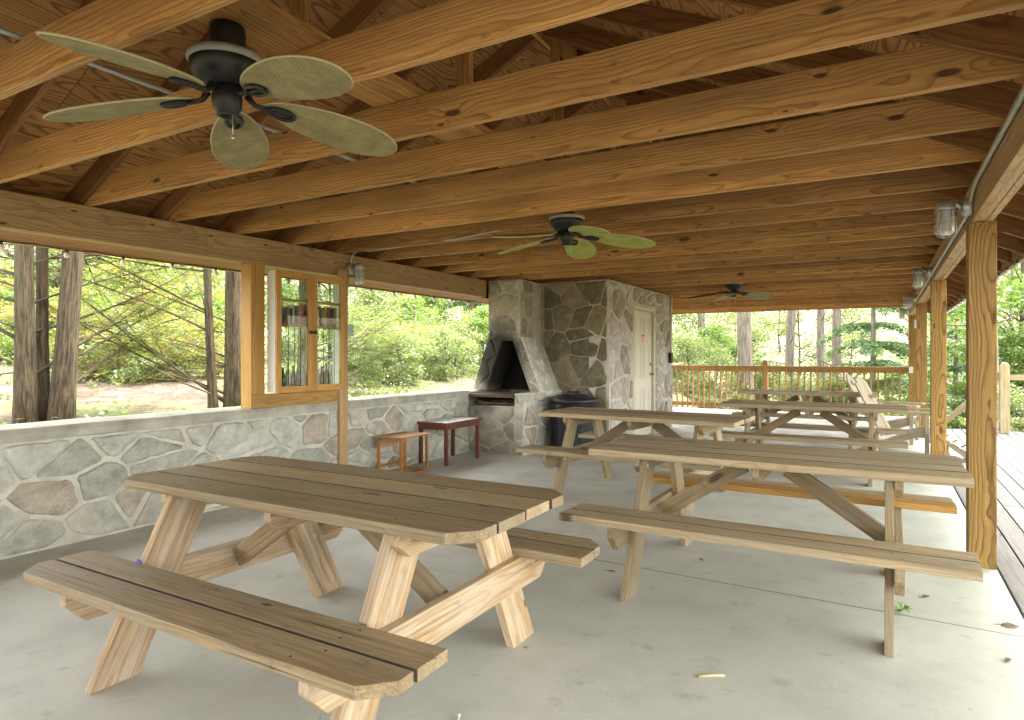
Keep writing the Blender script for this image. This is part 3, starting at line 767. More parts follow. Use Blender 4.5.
picnic_table((-1.95, 5.84, 0), math.radians(-3), 'picnic table in front of the trash can and the cream door', False, M['topB'], M['legB'])
picnic_table((-.71, 7.92, 0), math.radians(-.5), 'picnic table behind the yellow benched one, in front of the reclining chairs', False, M['topB'], M['legB'])
picnic_table((-1.0, 10.6, 0), 0.0, 'farthest picnic table, closest to the brown railing', False, M['topB'], M['legB'])

# ------------------------------------------------------------------ ceiling fans
def blade_outline(n=44, r0=.135, r1=.685, w=.112):
    pts = []
    for i in range(n):
        t = 2*PI*i/n
        u = (r0+r1)/2 + (r1-r0)/2*math.cos(t)
        f = (u-r0)/(r1-r0)
        pts.append((u, w*math.sin(t)*(.80+.42*f)*(1.0)))
    return pts
def ceiling_fan(loc, ang, label, mat, mount=.14, drop=.0):
    f = tag(empty('ceiling_fan', loc), label, 'ceiling fan', 'palm leaf ceiling fans under the joists')
    # origin: blade hub level; mount rises above it
    mb = MB(); mb.lathe([(0,.30+drop),(.062,.30+drop),(.066,.27+drop),(.062,.215+drop),(.055,.19+drop),(.03,.18+drop),(.03,.15),(0,.15)], seg=28); mb.build('canopy', M['black'], f)
    mb = MB(); mb.lathe([(0,.165),(.10,.163),(.126,.150),(.130,.120),(.122,.092),(.095,.066),(.07,.055),(0,.054)], seg=36); mb.build('motor', M['black'], f)
    mb = MB(); mb.lathe([(.115,.168),(.138,.162),(.141,.148),(.131,.136)], seg=36); mb.build('rim', M['rim'], f)
    mb = MB(); mb.lathe([(0,.055),(.052,.055),(.054,.01),(.050,-.025),(.042,-.032),(.040,-.05),(.028,-.052),(.026,-.040),(0,-.038)], seg=28); mb.build('switch_housing', M['black'], f)
    mb = MB(); mb.tube([(.03,0,-.04),(.032,0,-.09),(.03,.002,-.13)], .0022, 6); mb.lathe([(0,-.145),(.006,-.14),(.006,-.13),(0,-.127)], (.03,.002,0), 10); mb.build('pull_chain', M['galv'], f)
    out = blade_outline()
    for k in range(5):
        a = ang + 2*PI/5*k
        R = Matrix.Rotation(a, 4, 'Z') @ Matrix.Translation((0,0,.035)) @ Matrix.Rotation(math.radians(8), 4, 'Y') @ Matrix.Rotation(math.radians(-12), 4, 'X')
        mb = MB(); th = .005
        n = len(out); vs = []; w = []
        for (sc, zz) in ((1, -th), (1, th)):
            for p in out: vs.append(R @ Vector((p[0], p[1], zz))); w.append((p[0]+k, p[1], zz))
        c0 = len(vs); vs += [R @ Vector((.43,0,-th)), R @ Vector((.43,0,th))]; w += [(.43+k,0,0)]*2
        fs = []
        for i in range(n):
            j = (i+1) % n
            fs += [(i, j, n+j, n+i), (j, i, c0), (n+i, n+j, c0+1)]
        mb.add(vs, fs, w)
        # rim cord of the woven blade
        mb.tube([R @ Vector((p[0], p[1], 0)) for p in out]+[R @ Vector((out[0][0], out[0][1], 0))], .0042, 6, mi=1, cap=False)
        b = mb.build('blade', [mat, M['cane']], f)
        mb = MB()
        mb.tube([R @ Vector(p) for p in ((.07,0,.015),(.10,0,-.012),(.15,0,-.015))], [.014,.010,.009], 8)
        mb.tube([R @ Vector((.20+.05*math.cos(t), .030*math.sin(t), -.013)) for t in [2*PI*i/16 for i in range(17)]], .0075, 6, cap=False)
        mb.tube([R @ Vector(p) for p in ((.15,0,-.013),(.24,0,-.013))], .006, 6)
        mb.build('bracket', M['black'], b)
    return f
ceiling_fan((-2.125, 1.555, 2.245), 4.903, 'khaki palm blade ceiling fan nearest, hanging at the front left', M['palm'], drop=-.02)
ceiling_fan((-2.13, 4.55, 2.21), .485, 'ceiling fan with backlight painted lime on its palm blades, hanging in front of the stone shed', M['palm_backlit'], drop=-.10)
ceiling_fan((-2.0, 10.3, 2.245), .9, 'farthest ceiling fan, low above the brown railing', M['palm'], drop=-.10)

# ------------------------------------------------------------------ wall lights with wire cages
def jar_light(x, y, z, dx, label):
    """junction box on the beam face, arm towards dx, ribbed glass jar in a cage hanging from it"""
    t = tag(empty('cage_light', (x, y, z)), label, 'wall light', 'caged jar lights on the beams')
    mb = MB(); R = Matrix.Rotation(PI/2*dx, 4, 'Y')
    mb.lathe([(0,0),(.052,0),(.054,.006),(.054,.045),(.048,.052),(0,.054)], seg=20)
    mb.v = [tuple(R @ Vector(p)) for p in mb.v]; mb.build('junction_box', M['galv'], t)
    mb = MB(); a = .135*dx
    mb.tube([(dx*.05,0,.0),(dx*.08,0,.022),(a,0,.022)], .016, 10); mb.lathe([(0,.05),(.03,.05),(.05,.035),(.054,.0),(.052,-.012),(0,-.012)], (a,0,0), 22); mb.build('arm', M['galv'], t)
    mb = MB(); mb.lathe([(.044,-.013),(.048,-.03),(.049,-.12),(.044,-.148),(.028,-.160),(0,-.163)], (a,0,0), 24); mb.build('jar', M['jar'], t)
    mb = MB()
    for zz in (-.02,-.06,-.10,-.14): mb.tube([(a+.056*math.cos(q), .056*math.sin(q), zz) for q in [2*PI*i/20 for i in range(21)]], .0028, 5, cap=False)
    for k in range(6):
        q = 2*PI*k/6; c, s = math.cos(q), math.sin(q)
        mb.tube([(a+.056*c,.056*s,-.01),(a+.056*c,.056*s,-.145),(a+.035*c,.035*s,-.172),(a,0,-.176)], .0028, 5)
    mb.build('cage', M['galv'], t)
jar_light(XR-.001, 4.75, 2.195, -1, 'caged jar light on the beam above the nearest post')
jar_light(XR-.001, 8.32, 2.20, -1, 'caged jar light on the beam at the second post')
jar_light(XR-.001, 11.95, 2.20, -1, 'caged jar light on the beam at the third post')
jar_light(XL+.001, 5.0, 2.20, 1, 'caged jar light on the beam beside the glass cabinet')
jar_light(XR-.001, 15.3, 2.20, -1, 'caged jar light on the beam at the farthest post')

def conduit(pts, r, label, mat=None, seg=8):
    mb = MB(); mb.tube(pts, r, seg); o = mb.build('conduit', mat or M['emt']); tag(o, label, 'conduit'); return o
def arc(p0, p1, p2, n=8):
    p0, p1, p2 = Vector(p0), Vector(p1), Vector(p2)
    return [p0*(1-t)**2+p1*2*t*(1-t)+p2*t*t for t in [i/n for i in range(n+1)]]
xc = XR-.014
conduit([(xc,-2,2.275),(xc,4.35,2.275)]+arc((xc,4.4,2.275),(xc,4.6,2.275),(xc,4.70,2.21)), .011, 'grey conduit on the beam running to the light above the nearest post')
conduit(arc((xc,4.80,2.20),(xc,4.86,2.17),(xc,5.0,2.17))+[(xc,8.0,2.17)]+arc((xc,8.1,2.17),(xc,8.2,2.17),(xc,8.27,2.195)), .011, 'grey conduit on the beam between the first and second posts')
conduit(arc((xc,8.37,2.20),(xc,8.45,2.17),(xc,8.6,2.17))+[(xc,11.7,2.17),(xc,11.9,2.195)], .011, 'grey conduit on the beam between the second and third posts')
conduit([(-3.0,-2,2.575),(-3.0,9,2.575)], .011, 'long grey conduit running above the joists near the front fan')
conduit([(XL+.014,4.92,1.62)]+[(XL+.014,4.97,2.13)], .009, 'short grey conduit down the cabinet side to the switch')
conduit(arc((XL+.02,5.0,2.25),(XL+.03,4.99,2.42),(-4.55,4.96,2.36),12)+[(-3.4,4.862,2.362),(-2.9,4.862,2.40)], .008, 'curved conduit rising from the left light to the joists')
sb = MB(); sb.box(XL+.002, XL+.045, 4.94, 5.01, 1.50, 1.62); o = sb.build('switch_box', M['galv'], None, .004); tag(o, 'small metal switch box beside the glass cabinet', 'switch box')
mb = MB(); mb.box(XL+.045, XL+.047, 4.945, 5.005, 1.505, 1.615); mb.box(XL+.047, XL+.055, 4.97, 4.98, 1.55, 1.57); mb.build('cover_plate', M['emt'], o)
sb = MB(); sb.box(XR-.042, XR-.014, 11.98, 12.06, 1.72, 1.86); o = sb.build('outlet_box', M['galv'], None, .004); tag(o, 'small metal outlet box on the third post', 'outlet box')
sb = MB(); sb.box(.462, .53, 15.50, 15.548, .93, 1.06); o = sb.build('outlet_box', M['whitepaint'], None, .004); tag(o, 'white box on the post where the railing ends', 'outlet box')

# ------------------------------------------------------------------ string lights under the eaves
def string_lights(x, ys, z, label):
    t = tag(empty('string_lights', (x, ys[0], z)), label, 'string lights')
    mb = MB(); pts = []
    for a, b in zip(ys[:-1], ys[1:]):
        for k in range(6):
            u = k/6; pts.append((0, a+(b-a)*u-ys[0], -.012*4*u*(1-u)))
    pts.append((0, ys[-1]-ys[0], 0)); mb.tube(pts, .004, 5); mb.build('cord', M['cord'], t)
    for a, b in zip(ys[:-1], ys[1:]):
        yy = (a+b)/2-ys[0]
        mb = MB(); mb.lathe([(0,-.010),(.009,-.010),(.010,-.032),(0,-.032)], (0,yy,0), 10); s = mb.build('socket', M['cord'], t)
        mb = MB(); mb.lathe([(.008,-.033),(.017,-.042),(.021,-.056),(.017,-.070),(0,-.077)], (0,yy,0), 14); mb.build('bulb', M['bulb'], t)
string_lights(2*CX-1.02+.03, [1.5+.42*i for i in range(17)], 2.112, 'white bulb string lights along the eave above the stone wall')
string_lights(.985, [3.6+.5*i for i in range(22)], 2.11, 'string lights along the eave above the plank deck')

# ------------------------------------------------------------------ glass cabinet
cb = tag(empty('display_cabinet', (-4.78, 4.34, .95)), 'honey wood cabinet with two glass doors on the stone wall', 'cabinet'); CO = Vector((-4.78,4.34,.95))
class CMB(MB):
    def build(s, name, mats, parent=None, bevel=0.0, loc=None):
        s.v = [tuple(Vector(p)-CO) for p in s.v]; return MB.build(s, name, mats, parent, bevel, loc)
cx0, cx1, cy0, cy1, cz0, cz1 = -4.831, -4.715, 3.945, 4.765, .962, 2.062
mb = CMB(); mb.box(cx0, cx1, cy0, cy0+.018, cz0, cz1, (0,0,1)); mb.box(cx0, cx1, cy1-.018, cy1, cz0, cz1, (0,0,1)); mb.box(cx0, cx1, cy0+.0185, cy1-.0185, cz0, cz0+.018, (0,1,0)); mb.box(cx0, cx1, cy0+.0185, cy1-.0185, cz1-.018, cz1, (0,1,0))
mb.build('case', M['whitepaint'], cb, .002)
mb = CMB(); mb.box(cx0+.001, cx0+.006, cy0+.019, cy1-.019, cz0+.019, cz1-.019); mb.build('back_pane', M['pane'], cb)
for z in (1.56, 1.80):
    mb = CMB(); mb.box(cx0+.008, cx1-.004, cy0+.019, cy1-.019, z, z+.015, (0,1,0)); mb.build('shelf', M['cab'], cb, .001)
ym = (cy0+cy1)/2
for (a, b, s) in ((cy0-.012, ym-.0015, 1), (ym+.0015, cy1+.012, -1)):
    mb = CMB(); x0, x1 = cx1+.002, cx1+.024; fw = .058; z0, z1 = cz0-.004, cz1+.004
    mb.box(x0, x1, a, a+fw, z0, z1, (0,0,1)); mb.box(x0, x1, b-fw, b, z0, z1, (0,0,1)); mb.box(x0, x1, a+fw+.0005, b-fw-.0005, z0, z0+fw, (0,1,0)); mb.box(x0, x1, a+fw+.0005, b-fw-.0005, z1-fw, z1, (0,1,0))
    d = mb.build('door', M['cab'], cb, .003)
    def dm(mb, name, mat, bev=0): return CMB.build(mb, name, mat, d, bev)
    mb = CMB(); mb.box(x0+.008, x0+.012, a+fw-.004, b-fw+.004, z0+fw-.004, z1-fw+.004); dm(mb, 'pane', M['pane'])
    mb = CMB()
    for q in (.27,.5,.73): mb.tube([(x0+.014, a+fw+(b-a-2*fw)*q, z0+fw), (x0+.014, a+fw+(b-a-2*fw)*q, 1.56)], .0028, 6)
    dm(mb, 'glazing_bars', M['black'])
    mb = CMB(); yk = (b-.025) if s > 0 else (a+.025); mb.box(x1, x1+.018, yk-.018, yk+.018, 1.50, 1.53); dm(mb, 'knob', M['black'], .004)
# what stands on the shelves
books = [('red',(.35,.05,.04)),('dark green',(.04,.12,.06)),('tan',(.42,.30,.16)),('navy',(.04,.06,.18)),('white',(.7,.68,.62)),('brown',(.18,.09,.05)),('grey',(.3,.3,.3)),('yellow',(.55,.40,.08))]
bm_ = {n: simple('book_'+n.replace(' ','_'), c, .6) for n, c in books}
y = cy0+.05
i = 0
while y < cy1-.06:
    n, c = books[i % len(books)]; w_ = RND.uniform(.016,.034); h = RND.uniform(.15,.20)
    lean = RND.choice((0,0,0,.03,.05)) if i % 3 else 0
    side = 'left' if y < ym else 'right'
    mb = MB(); mb.prism([(-.036,0,0),(-.036,w_,0),(-.036,w_+lean,h),(-.036,lean,h)], (.072,0,0), (0,0,1)); o = mb.build('book', bm_[n], None, .0015, (-4.765, y, 1.576))
    tag(o, '%s book in the row behind the %s cabinet door' % (n, side), 'book', 'books on the middle shelf of the cabinet'); y += w_+.006+(lean*.8); i += 1
gmat = glass('drinking_glass', .05, (.85,.88,.86), 1.5, 2.5)
for k in range(13):
    yy = cy0+.06+k*.054
    mb = MB(); mb.lathe([(0,0),(.022,0),(.024,.004),(.006,.012),(.006,.05),(.020,.075),(.024,.11),(.020,.14)], seg=14)
    o = mb.build('wine_glass', gmat, None, 0, (-4.765, yy, 1.816)); tag(o, 'stemmed glass on the top shelf behind the %s cabinet door' % ('left' if yy < ym else 'right'), 'glass', 'glasses on the top shelf of the cabinet')
bt = [('brown', simple('brown_bottle', (.10,.045,.015), .15)), ('green', simple('green_bottle', (.03,.09,.03), .15)), ('clear', simple('pale_bottle', (.45,.48,.42), .15))]
for k in range(12):
    yy = cy0+.06+k*.059; n, m = bt[k % 3]
    mb = MB(); h = RND.uniform(.2,.26); mb.lathe([(0,0),(.021,0),(.023,.006),(.023,h*.6),(.010,h*.78),(.010,h),(0,h)], seg=14)
    o = mb.build('bottle', m, None, 0, (-4.765, yy, .981)); tag(o, '%s bottle on the bottom of the cabinet behind the %s door' % (n, 'left' if yy < ym else 'right'), 'bottle', 'bottles in the bottom of the cabinet')

# ------------------------------------------------------------------ small tables
t = tag(empty('side_table', (-4.63, 6.50, 0)), 'low reddish table with white top, beside the fireplace', 'table')
mb = MB(); mb.box(-.215,.215,-.37,.37,.478,.50); mb.build('table_top', M['white'], t, .003)
mb = MB()
mb.box(-.205,.205,-.36,-.34,.42,.477,(1,0,0)); mb.box(-.205,.205,.34,.36,.42,.477,(1,0,0)); mb.box(-.205,-.187,-.339,.339,.42,.477,(0,1,0)); mb.box(.187,.205,-.339,.339,.42,.477,(0,1,0)); mb.build('apron', M['redwood'], t, .002)
mb = MB()
for (a,b,c,d) in ((-.222,-.2152,-.377,.377),(.2152,.222,-.377,.377)): mb.box(a,b,c,d,.474,.504,(0,1,0))
for (c,d) in ((-.377,-.3702),(.3702,.377)): mb.box(-.215,.215,c,d,.474,.504,(1,0,0))
mb.build('edge_trim', M['redwood'], t, .001)
for sx in (-1,1):
    for sy in (-1,1):
        mb = MB(); x_, y_ = sx*.187, sy*.335; mb.prism([(x_-.019,y_-.019,0),(x_+.019,y_-.019,0),(x_+.019,y_+.019,0),(x_-.019,y_+.019,0)], (0,0,.476), (0,0,1)); mb.build('leg', M['redwood'], t, .002)
t = tag(empty('nesting_table', (-4.59, 5.56, 0)), 'small orange wood nesting table with sled feet, beside the white topped table', 'table')
mb = MB(); mb.box(-.18,.18,-.25,.25,.405,.425,(0,1,0)); mb.build('table_top', M['nest'], t, .004)
for sx in (-1,1):
    for sy in (-1,1):
        mb = MB(); x_, y_ = sx*.155, sy*.222; mb.prism([(x_-.014,y_-.014,.0),(x_+.014,y_-.014,.0),(x_+.014,y_+.014,.0),(x_-.014,y_+.014,.0)], (0,0,.404), (0,0,1)); mb.build('leg', M['nest'], t, .002)
for sy in (-1,1):
    mb = MB(); mb.box(-.14,.14,sy*.222-.011,sy*.222+.011,.0,.024,(1,0,0)); mb.build('foot_rail', M['nest'], t, .002)
for z in (.075,.30):
    mb = MB(); mb.box(-.166,-.144,-.207,.207,z,z+.03,(0,1,0)); mb.build('stretcher', M['nest'], t, .002)
mb = MB(); mb.box(.144,.166,-.207,.207,.0,.022,(0,1,0)); mb.build('stretcher', M['nest'], t, .002)

# ------------------------------------------------------------------ trash can
t = tag(empty('trash_can', (-3.64, 7.98, 0)), 'ribbed dark blue trash can with black lid between fireplace and shed', 'trash can')
mb = MB(); n = 64; vs = []; fs = []
prof = [(.255,.0),(.265,.03),(.275,.10),(.30,.62),(.305,.66)]
for i, (r, z) in enumerate(prof):
    for k in range(n):
        rr = r + (.007 if k % 4 < 2 else -.004)*(1 if 0 < i < 4 else 0)
        vs.append((rr*math.cos(2*PI*k/n), rr*math.sin(2*PI*k/n), z))
for i in range(len(prof)-1):
    for k in range(n): fs.append((i*n+k, i*n+(k+1) % n, (i+1)*n+(k+1) % n, (i+1)*n+k))
fs.append(tuple(range(n-1,-1,-1))); mb.add(vs, fs, None, .5); mb.build('drum', M['bin'], t)
mb = MB(); mb.lathe([(.302,.655),(.325,.66),(.325,.70),(.30,.725),(.16,.765),(0,.775)], seg=40); mb.build('lid', M['lid'], t)
mb = MB(); vs = []; fs = []; n = 40
for i in range(5):
    for k in range(n):
        q = 2*PI*k/n; r = .335-.02*i+ .02*mnoise.noise(V(math.cos(q)*2.5, math.sin(q)*2.5, i*.7)); z = .60+.035*i+.03*mnoise.noise(V(math.cos(q)*3, math.sin(q)*3, i+5))
        vs.append((r*math.cos(q), r*math.sin(q), z))
for i in range(4):
    for k in range(n): fs.append((i*n+k, i*n+(k+1) % n, (i+1)*n+(k+1) % n, (i+1)*n+k))
mb.add(vs, fs, None, .2, 0, True); mb.build('liner_bag', M['lid'], t)
mb = MB(); mb.tube([(-.10,0,.768),(-.08,0,.80),(.08,0,.80),(.10,0,.768)], .012, 8); mb.build('lid_handle', M['lid'], t)

# ------------------------------------------------------------------ reclining slat chairs
def slat_chair(loc, rz, label):
    t = tag(empty('adirondack_chair', loc, rz), label, 'chair', 'wooden reclining slat chairs by the back posts')
    m = M['adir']
    for k in range(5):       # back slats, leaning towards -x
        yy = -.21+k*.105; hgt = (.80,.87,.90,.87,.80)[k]
        mb = MB(); mb.beam((.0, yy, .22), (-.42*hgt, yy, .22+.87*hgt), .088, .02, (1,0,.45)); mb.build('back_slat', m, t, .003)
    for k in range(5):
        x0 = .03+k*.103; z0 = .25+.028*k
        mb = MB(); mb.beam((x0+.045, -.27, z0), (x0+.045, .27, z0), .09, .02, (-.27,0,1)); mb.build('seat_slat', m, t, .003)
    for s in (-1, 1):
        mb = MB(); y_ = s*.285
        mb.prism([(-.34,y_-.012,0),(-.22,y_-.012,0),(.58,y_-.012,.30),(.58,y_-.012,.385),(.46,y_-.012,.385)], (0,.024,0), (1,0,.38)); mb.build('side_rail', m, t, .003)
        mb = MB(); mb.box(.50,.55,s*.312-.012,s*.312+.012,0,.55,(0,0,1)); mb.build('front_leg', m, t, .003)
        mb = MB(); mb.prism([(-.22,s*.33-.05,.552),(-.15,s*.33-.065,.552),(.60,s*.33-.065,.552),(.64,s*.33,.552),(.60,s*.33+.065,.552),(-.15,s*.33+.05,.552)], (0,0,.022), (1,0,0)); mb.build('armrest', m, t, .003)
    for z, x in ((.50,-.145),(.92,-.34)):
        mb = MB(); mb.beam((x-.02,-.29,z),(x-.02,.29,z), .06, .022, (1,0,.45)); mb.build('back_rail', m, t, .003)
    return t
slat_chair((.05, 10.15, 0), math.radians(-14), 'reclining slat chair with its side to us, nearest the second post')
slat_chair((-.12, 11.35, 0), math.radians(-8), 'reclining slat chair behind the first one, close to the railing')
t = tag(empty('footrest', (.80, 9.75, 0), math.radians(-14)), 'low slatted footrest on the floor edge beside the deck', 'footrest')
for k in range(4):
    mb = MB(); mb.beam((-.16+.09*k,-.22,.30-.055*k),(-.16+.09*k,.22,.30-.055*k), .08, .02, (.55,0,1)); mb.build('slat', M['adir'], t, .003)
for s in (-1,1):
    mb = MB(); mb.prism([(-.22,s*.20-.012,0),(-.13,s*.20-.012,0),(-.11,s*.20-.012,.22),(.18,s*.20-.012,.0),(.23,s*.20-.012,.0),(.20,s*.20-.012,.09),(-.18,s*.20-.012,.30),(-.24,s*.20-.012,.28)], (0,.024,0), (1,0,-.5)); mb.build('side_rail', M['adir'], t, .002)

# ------------------------------------------------------------------ railing at the far end
RY = 15.76
rl = tag(empty('railing', (-2.0, RY, 0)), 'brown stained wooden railing across the far end of the floor', 'railing')
def rb(name, *b, ax=(1,0,0), bev=.003):
    mb = MB(); mb.box(b[0]+2.0, b[1]+2.0, b[2], b[3], b[4], b[5], ax); return mb.build(name, M['rail'], rl, bev)
for (a, b) in ((-5.0,-2.412),(-2.29,.455)):
    rb('top_rail', a, b, -.07, .07, 1.012, 1.05); rb('hand_rail', a, b, -.019, .019, .915, 1.011); rb('bottom_rail', a, b, -.019, .019, .075, .165)
for xx in (-2.351,):
    mb = MB(); mb.box(xx-.06+2, xx+.06+2, -.06, .06, 0, 1.10, (0,0,1)); p = mb.build('railing_post', M['rail'], rl, .004)
    mb = MB(); mb.lathe([(0,1.0995),(.045,1.101),(.05,1.115),(.055,1.135),(.05,1.16),(.03,1.178),(0,1.182)], (xx+2,0,0), 16); mb.build('finial', M['rail'], p)
bal = None; xx = -4.9
while xx < .42:
    if abs(xx+2.351) > .09:
        if bal is None:
            mb = MB(); mb.box(-.017,.017,-.055,-.0195,.03,.995,(0,0,1)); bal = mb.build('baluster', M['rail'], rl, .002); b = bal
        else: b = bal.copy(); COL.objects.link(b); b.parent = rl
        b.location = (xx+2, 0, 0)
    xx += .130

# stair newels at the far corner of the deck
st = tag(empty('stair_railing', (1.76, 13.45, 0)), 'pale wooden stair post with rails descending at the far deck corner', 'stair railing')
mb = MB(); mb.box(-.065,.065,-.065,.065,-.02,1.13,(0,0,1)); p = mb.build('newel_post', M['newel'], st, .004)
mb = MB(); mb.lathe([(0,1.129),(.06,1.131),(.055,1.15),(.03,1.175),(0,1.18)], (0,0,0), 16); mb.build('finial', M['newel'], p)
mb = MB(); mb.box(-.26,-.14,.08,.2,-.5,.62,(0,0,1)); mb.build('lower_post', M['newel'], st, .004)
mb = MB(); mb.beam((-.03,.085,1.0),(-1.0,.5,-.15), .09, .04, (0,1,0)); mb.build('sloped_rail', M['newel'], st, .003)
mb = MB(); mb.beam((-.0,.03,.28),(-.36,.12,-.45), .06, .035, (0,1,0)); mb.build('lower_sloped_rail', M['whitepaint'], st, .003)
mb = MB(); mb.box(.07,2.2,-.02,.02,.88,.97,(1,0,0)); mb.build('level_rail', M['newel'], st, .003)

# ------------------------------------------------------------------ litter on the floor
def leaf_litter(loc, rz, size, mat, label, name='dead_leaf'):
    mb = MB(); out = [(-.5,0),(-.3,.16),(0,.24),(.25,.15),(.5,0),(.25,-.17),(0,-.22),(-.3,-.15)]
    vs = [(x*size, y*size, .004+abs(y)*size*.5+.05*size*(x*x)) for x, y in out]+[(x*size, y*size, .0025+abs(y)*size*.5+.05*size*(x*x)) for x, y in out]
    k = len(out); fs = [tuple(range(k)), tuple(range(2*k-1,k-1,-1))]+[(i, k+i, k+(i+1) % k, (i+1) % k) for i in range(k)]
    mb.add(vs, fs); mb.tube([(-.5*size,0,.01),(-.8*size,.05*size,.006)], .0012, 5)
    o = mb.build(name, mat, None, 0, loc); o.rotation_euler[2] = rz; tag(o, label, 'leaf'); return o
leaf_litter((.526,3.855,0), .3, .085, M['deadleaf'], 'curled brown leaf on the floor near the nearest post')
leaf_litter((.46,3.423,0), 1.2, .05, M['deadleaf'], 'small dark leaf on the floor at the right edge')
leaf_litter((-1.0,4.134,0), 2.2, .05, M['deadleaf'], 'tiny brown leaf on the floor under the yellow benched table')
leaf_litter((-1.41,3.64,0), .2, .05, M['deadleaf'], 'dark leaf on the floor joint beside the front bench')
leaf_litter((.20,4.10,0), .9, .06, M['deadleaf'], 'brown leaf on the floor beyond the floor joint')
leaf_litter((-1.36,1.77,0), 1.9, .05, M['greenleaf'], 'yellow green leaf on the floor by the pale seat support', 'green_leaf')
t = tag(empty('green_sprig', (.083,3.807,0)), 'green leafy sprig on the floor joint by a table leg', 'sprig')
mb = MB()
for k in range(7):
    a = k*.9; c, s = math.cos(a), math.sin(a); L = .055+.015*(k % 3)
    mb.add([(0,0,.01),(c*L*.5-s*.012,s*L*.5+c*.012,.03),(c*L,s*L,.018),(c*L*.5+s*.012,s*L*.5-c*.012,.026)], [(0,1,2,3)], None, .5)
mb.build('leaves', M['greenleaf'], t)
mb = MB(); mb.tube([(0,0,.008),(-.05,-.02,.006)], .002, 5); mb.build('stem', M['twig'], t)
mb = MB(); mb.tube([(-.045,-.028,.006),(.0,.003,.0075),(.045,.03,.006)], [.006,.0065,.005], 6); o = mb.build('twig', M['stick'], None, 0, (-.45,2.95*1.0,0)); o.location = (-.60, 2.65, 0); tag(o, 'pale stick lying on the open concrete', 'stick')
mb = MB(); mb.lathe([(0,0),(.010,0),(.010,.006),(.0045,.0062),(.0045,.03),(0,.03)], seg=6); o = mb.build('bolt', M['galv'], None, 0, (-1.32,1.905,.009)); o.rotation_euler = (1.5,0,.6); tag(o, 'small metal bolt lying on the floor at the front', 'bolt')

# ------------------------------------------------------------------ trees
def trunk(mb, base, top, r0, r1, n=14, wob=.05, seed=0, seg=14, flare=1.35):
    base = Vector(base); top = Vector(top); pts = []; rs = []
    for i in range(n+1):
        t = i/n; p = base.lerp(top, t)
        p += Vector((mnoise.noise(V(t*3, seed, 0)), mnoise.noise(V(t*3, seed, 7)), 0))*wob*min(1, t*4)
        f = 1+(flare-1)*max(0, 1-t*n/1.6)
        pts.append(p); rs.append((r0+(r1-r0)*t)*f)
    mb.tube(pts, rs, seg); return pts
def branch_pts(p0, az, L, rise, bend, n=9, seed=0, wig=.06):
    pts = [Vector(p0)]; d = Vector((math.cos(az)*math.cos(rise), math.sin(az)*math.cos(rise), math.sin(rise)))
    for i in range(n):
        d = (d + Vector((mnoise.noise(V(i*.9, seed, 1))*wig*2, mnoise.noise(V(i*.9, seed, 5))*wig*2, bend/n + mnoise.noise(V(i*.9, seed, 9))*wig))).normalized()
        pts.append(pts[-1]+d*(L/n))
    return pts
def sprays(mb, pts, rr, f0=.35, xmax=99, step=.075, tl=.26, ll=.052, lw=.010, tone=.5, dens=1.0):
    """flat feathery sprays along the outer part of a branch"""
    n = len(pts)-1; L = sum((pts[i+1]-pts[i]).length for i in range(n)); k = int(L*(1-f0)/step)
    for j in range(k):
        if rr.random() > dens: continue
        t = f0+(1-f0)*(j+rr.random()*.8)/max(1, k); x = min(t, .999)*n; i = int(x); p = pts[i].lerp(pts[i+1], x-i)
        if p.x > xmax: continue
        d = (pts[i+1]-pts[i]).normalized(); side = d.cross(Vector((0,0,1)))
        if side.length < .1: side = Vector((1,0,0))
        side.normalize()
        for s in (-1, 1):
            a = rr.uniform(.5, 1.1); tw = (d*math.cos(a)+side*s*math.sin(a)+Vector((0,0,rr.uniform(-.45,.12)))).normalized()
            ln = tl*rr.uniform(.5, 1.15)*(1.15-.6*abs(t-.6)); m = max(4, int(ln/.026)); tn = min(1, max(0, tone+rr.gauss(0,.16)))
            nrm = tw.cross(side); sd = tw.cross(Vector((rr.uniform(-.3,.3), rr.uniform(-.3,.3), 1))).normalized()
            for q in range(m):
                c = p+tw*ln*(q+.5)/m+Vector((0,0,-.05*(q/m)**2))
                for s2 in (-1, 1):
                    e = (tw*.75+sd*s2+Vector((0,0,rr.uniform(-.35,.15)))).normalized()*ll*rr.uniform(.7,1.25)*(1.1-.6*q/m)
                    w = e.cross(Vector((rr.uniform(-.4,.4), rr.uniform(-.4,.4), 1))).normalized()*lw
                    mb.add([c, c+e*.55+w, c+e, c+e*.55-w], [(0,1,2,3)], None, min(1, max(0, tn+rr.gauss(0,.07))))

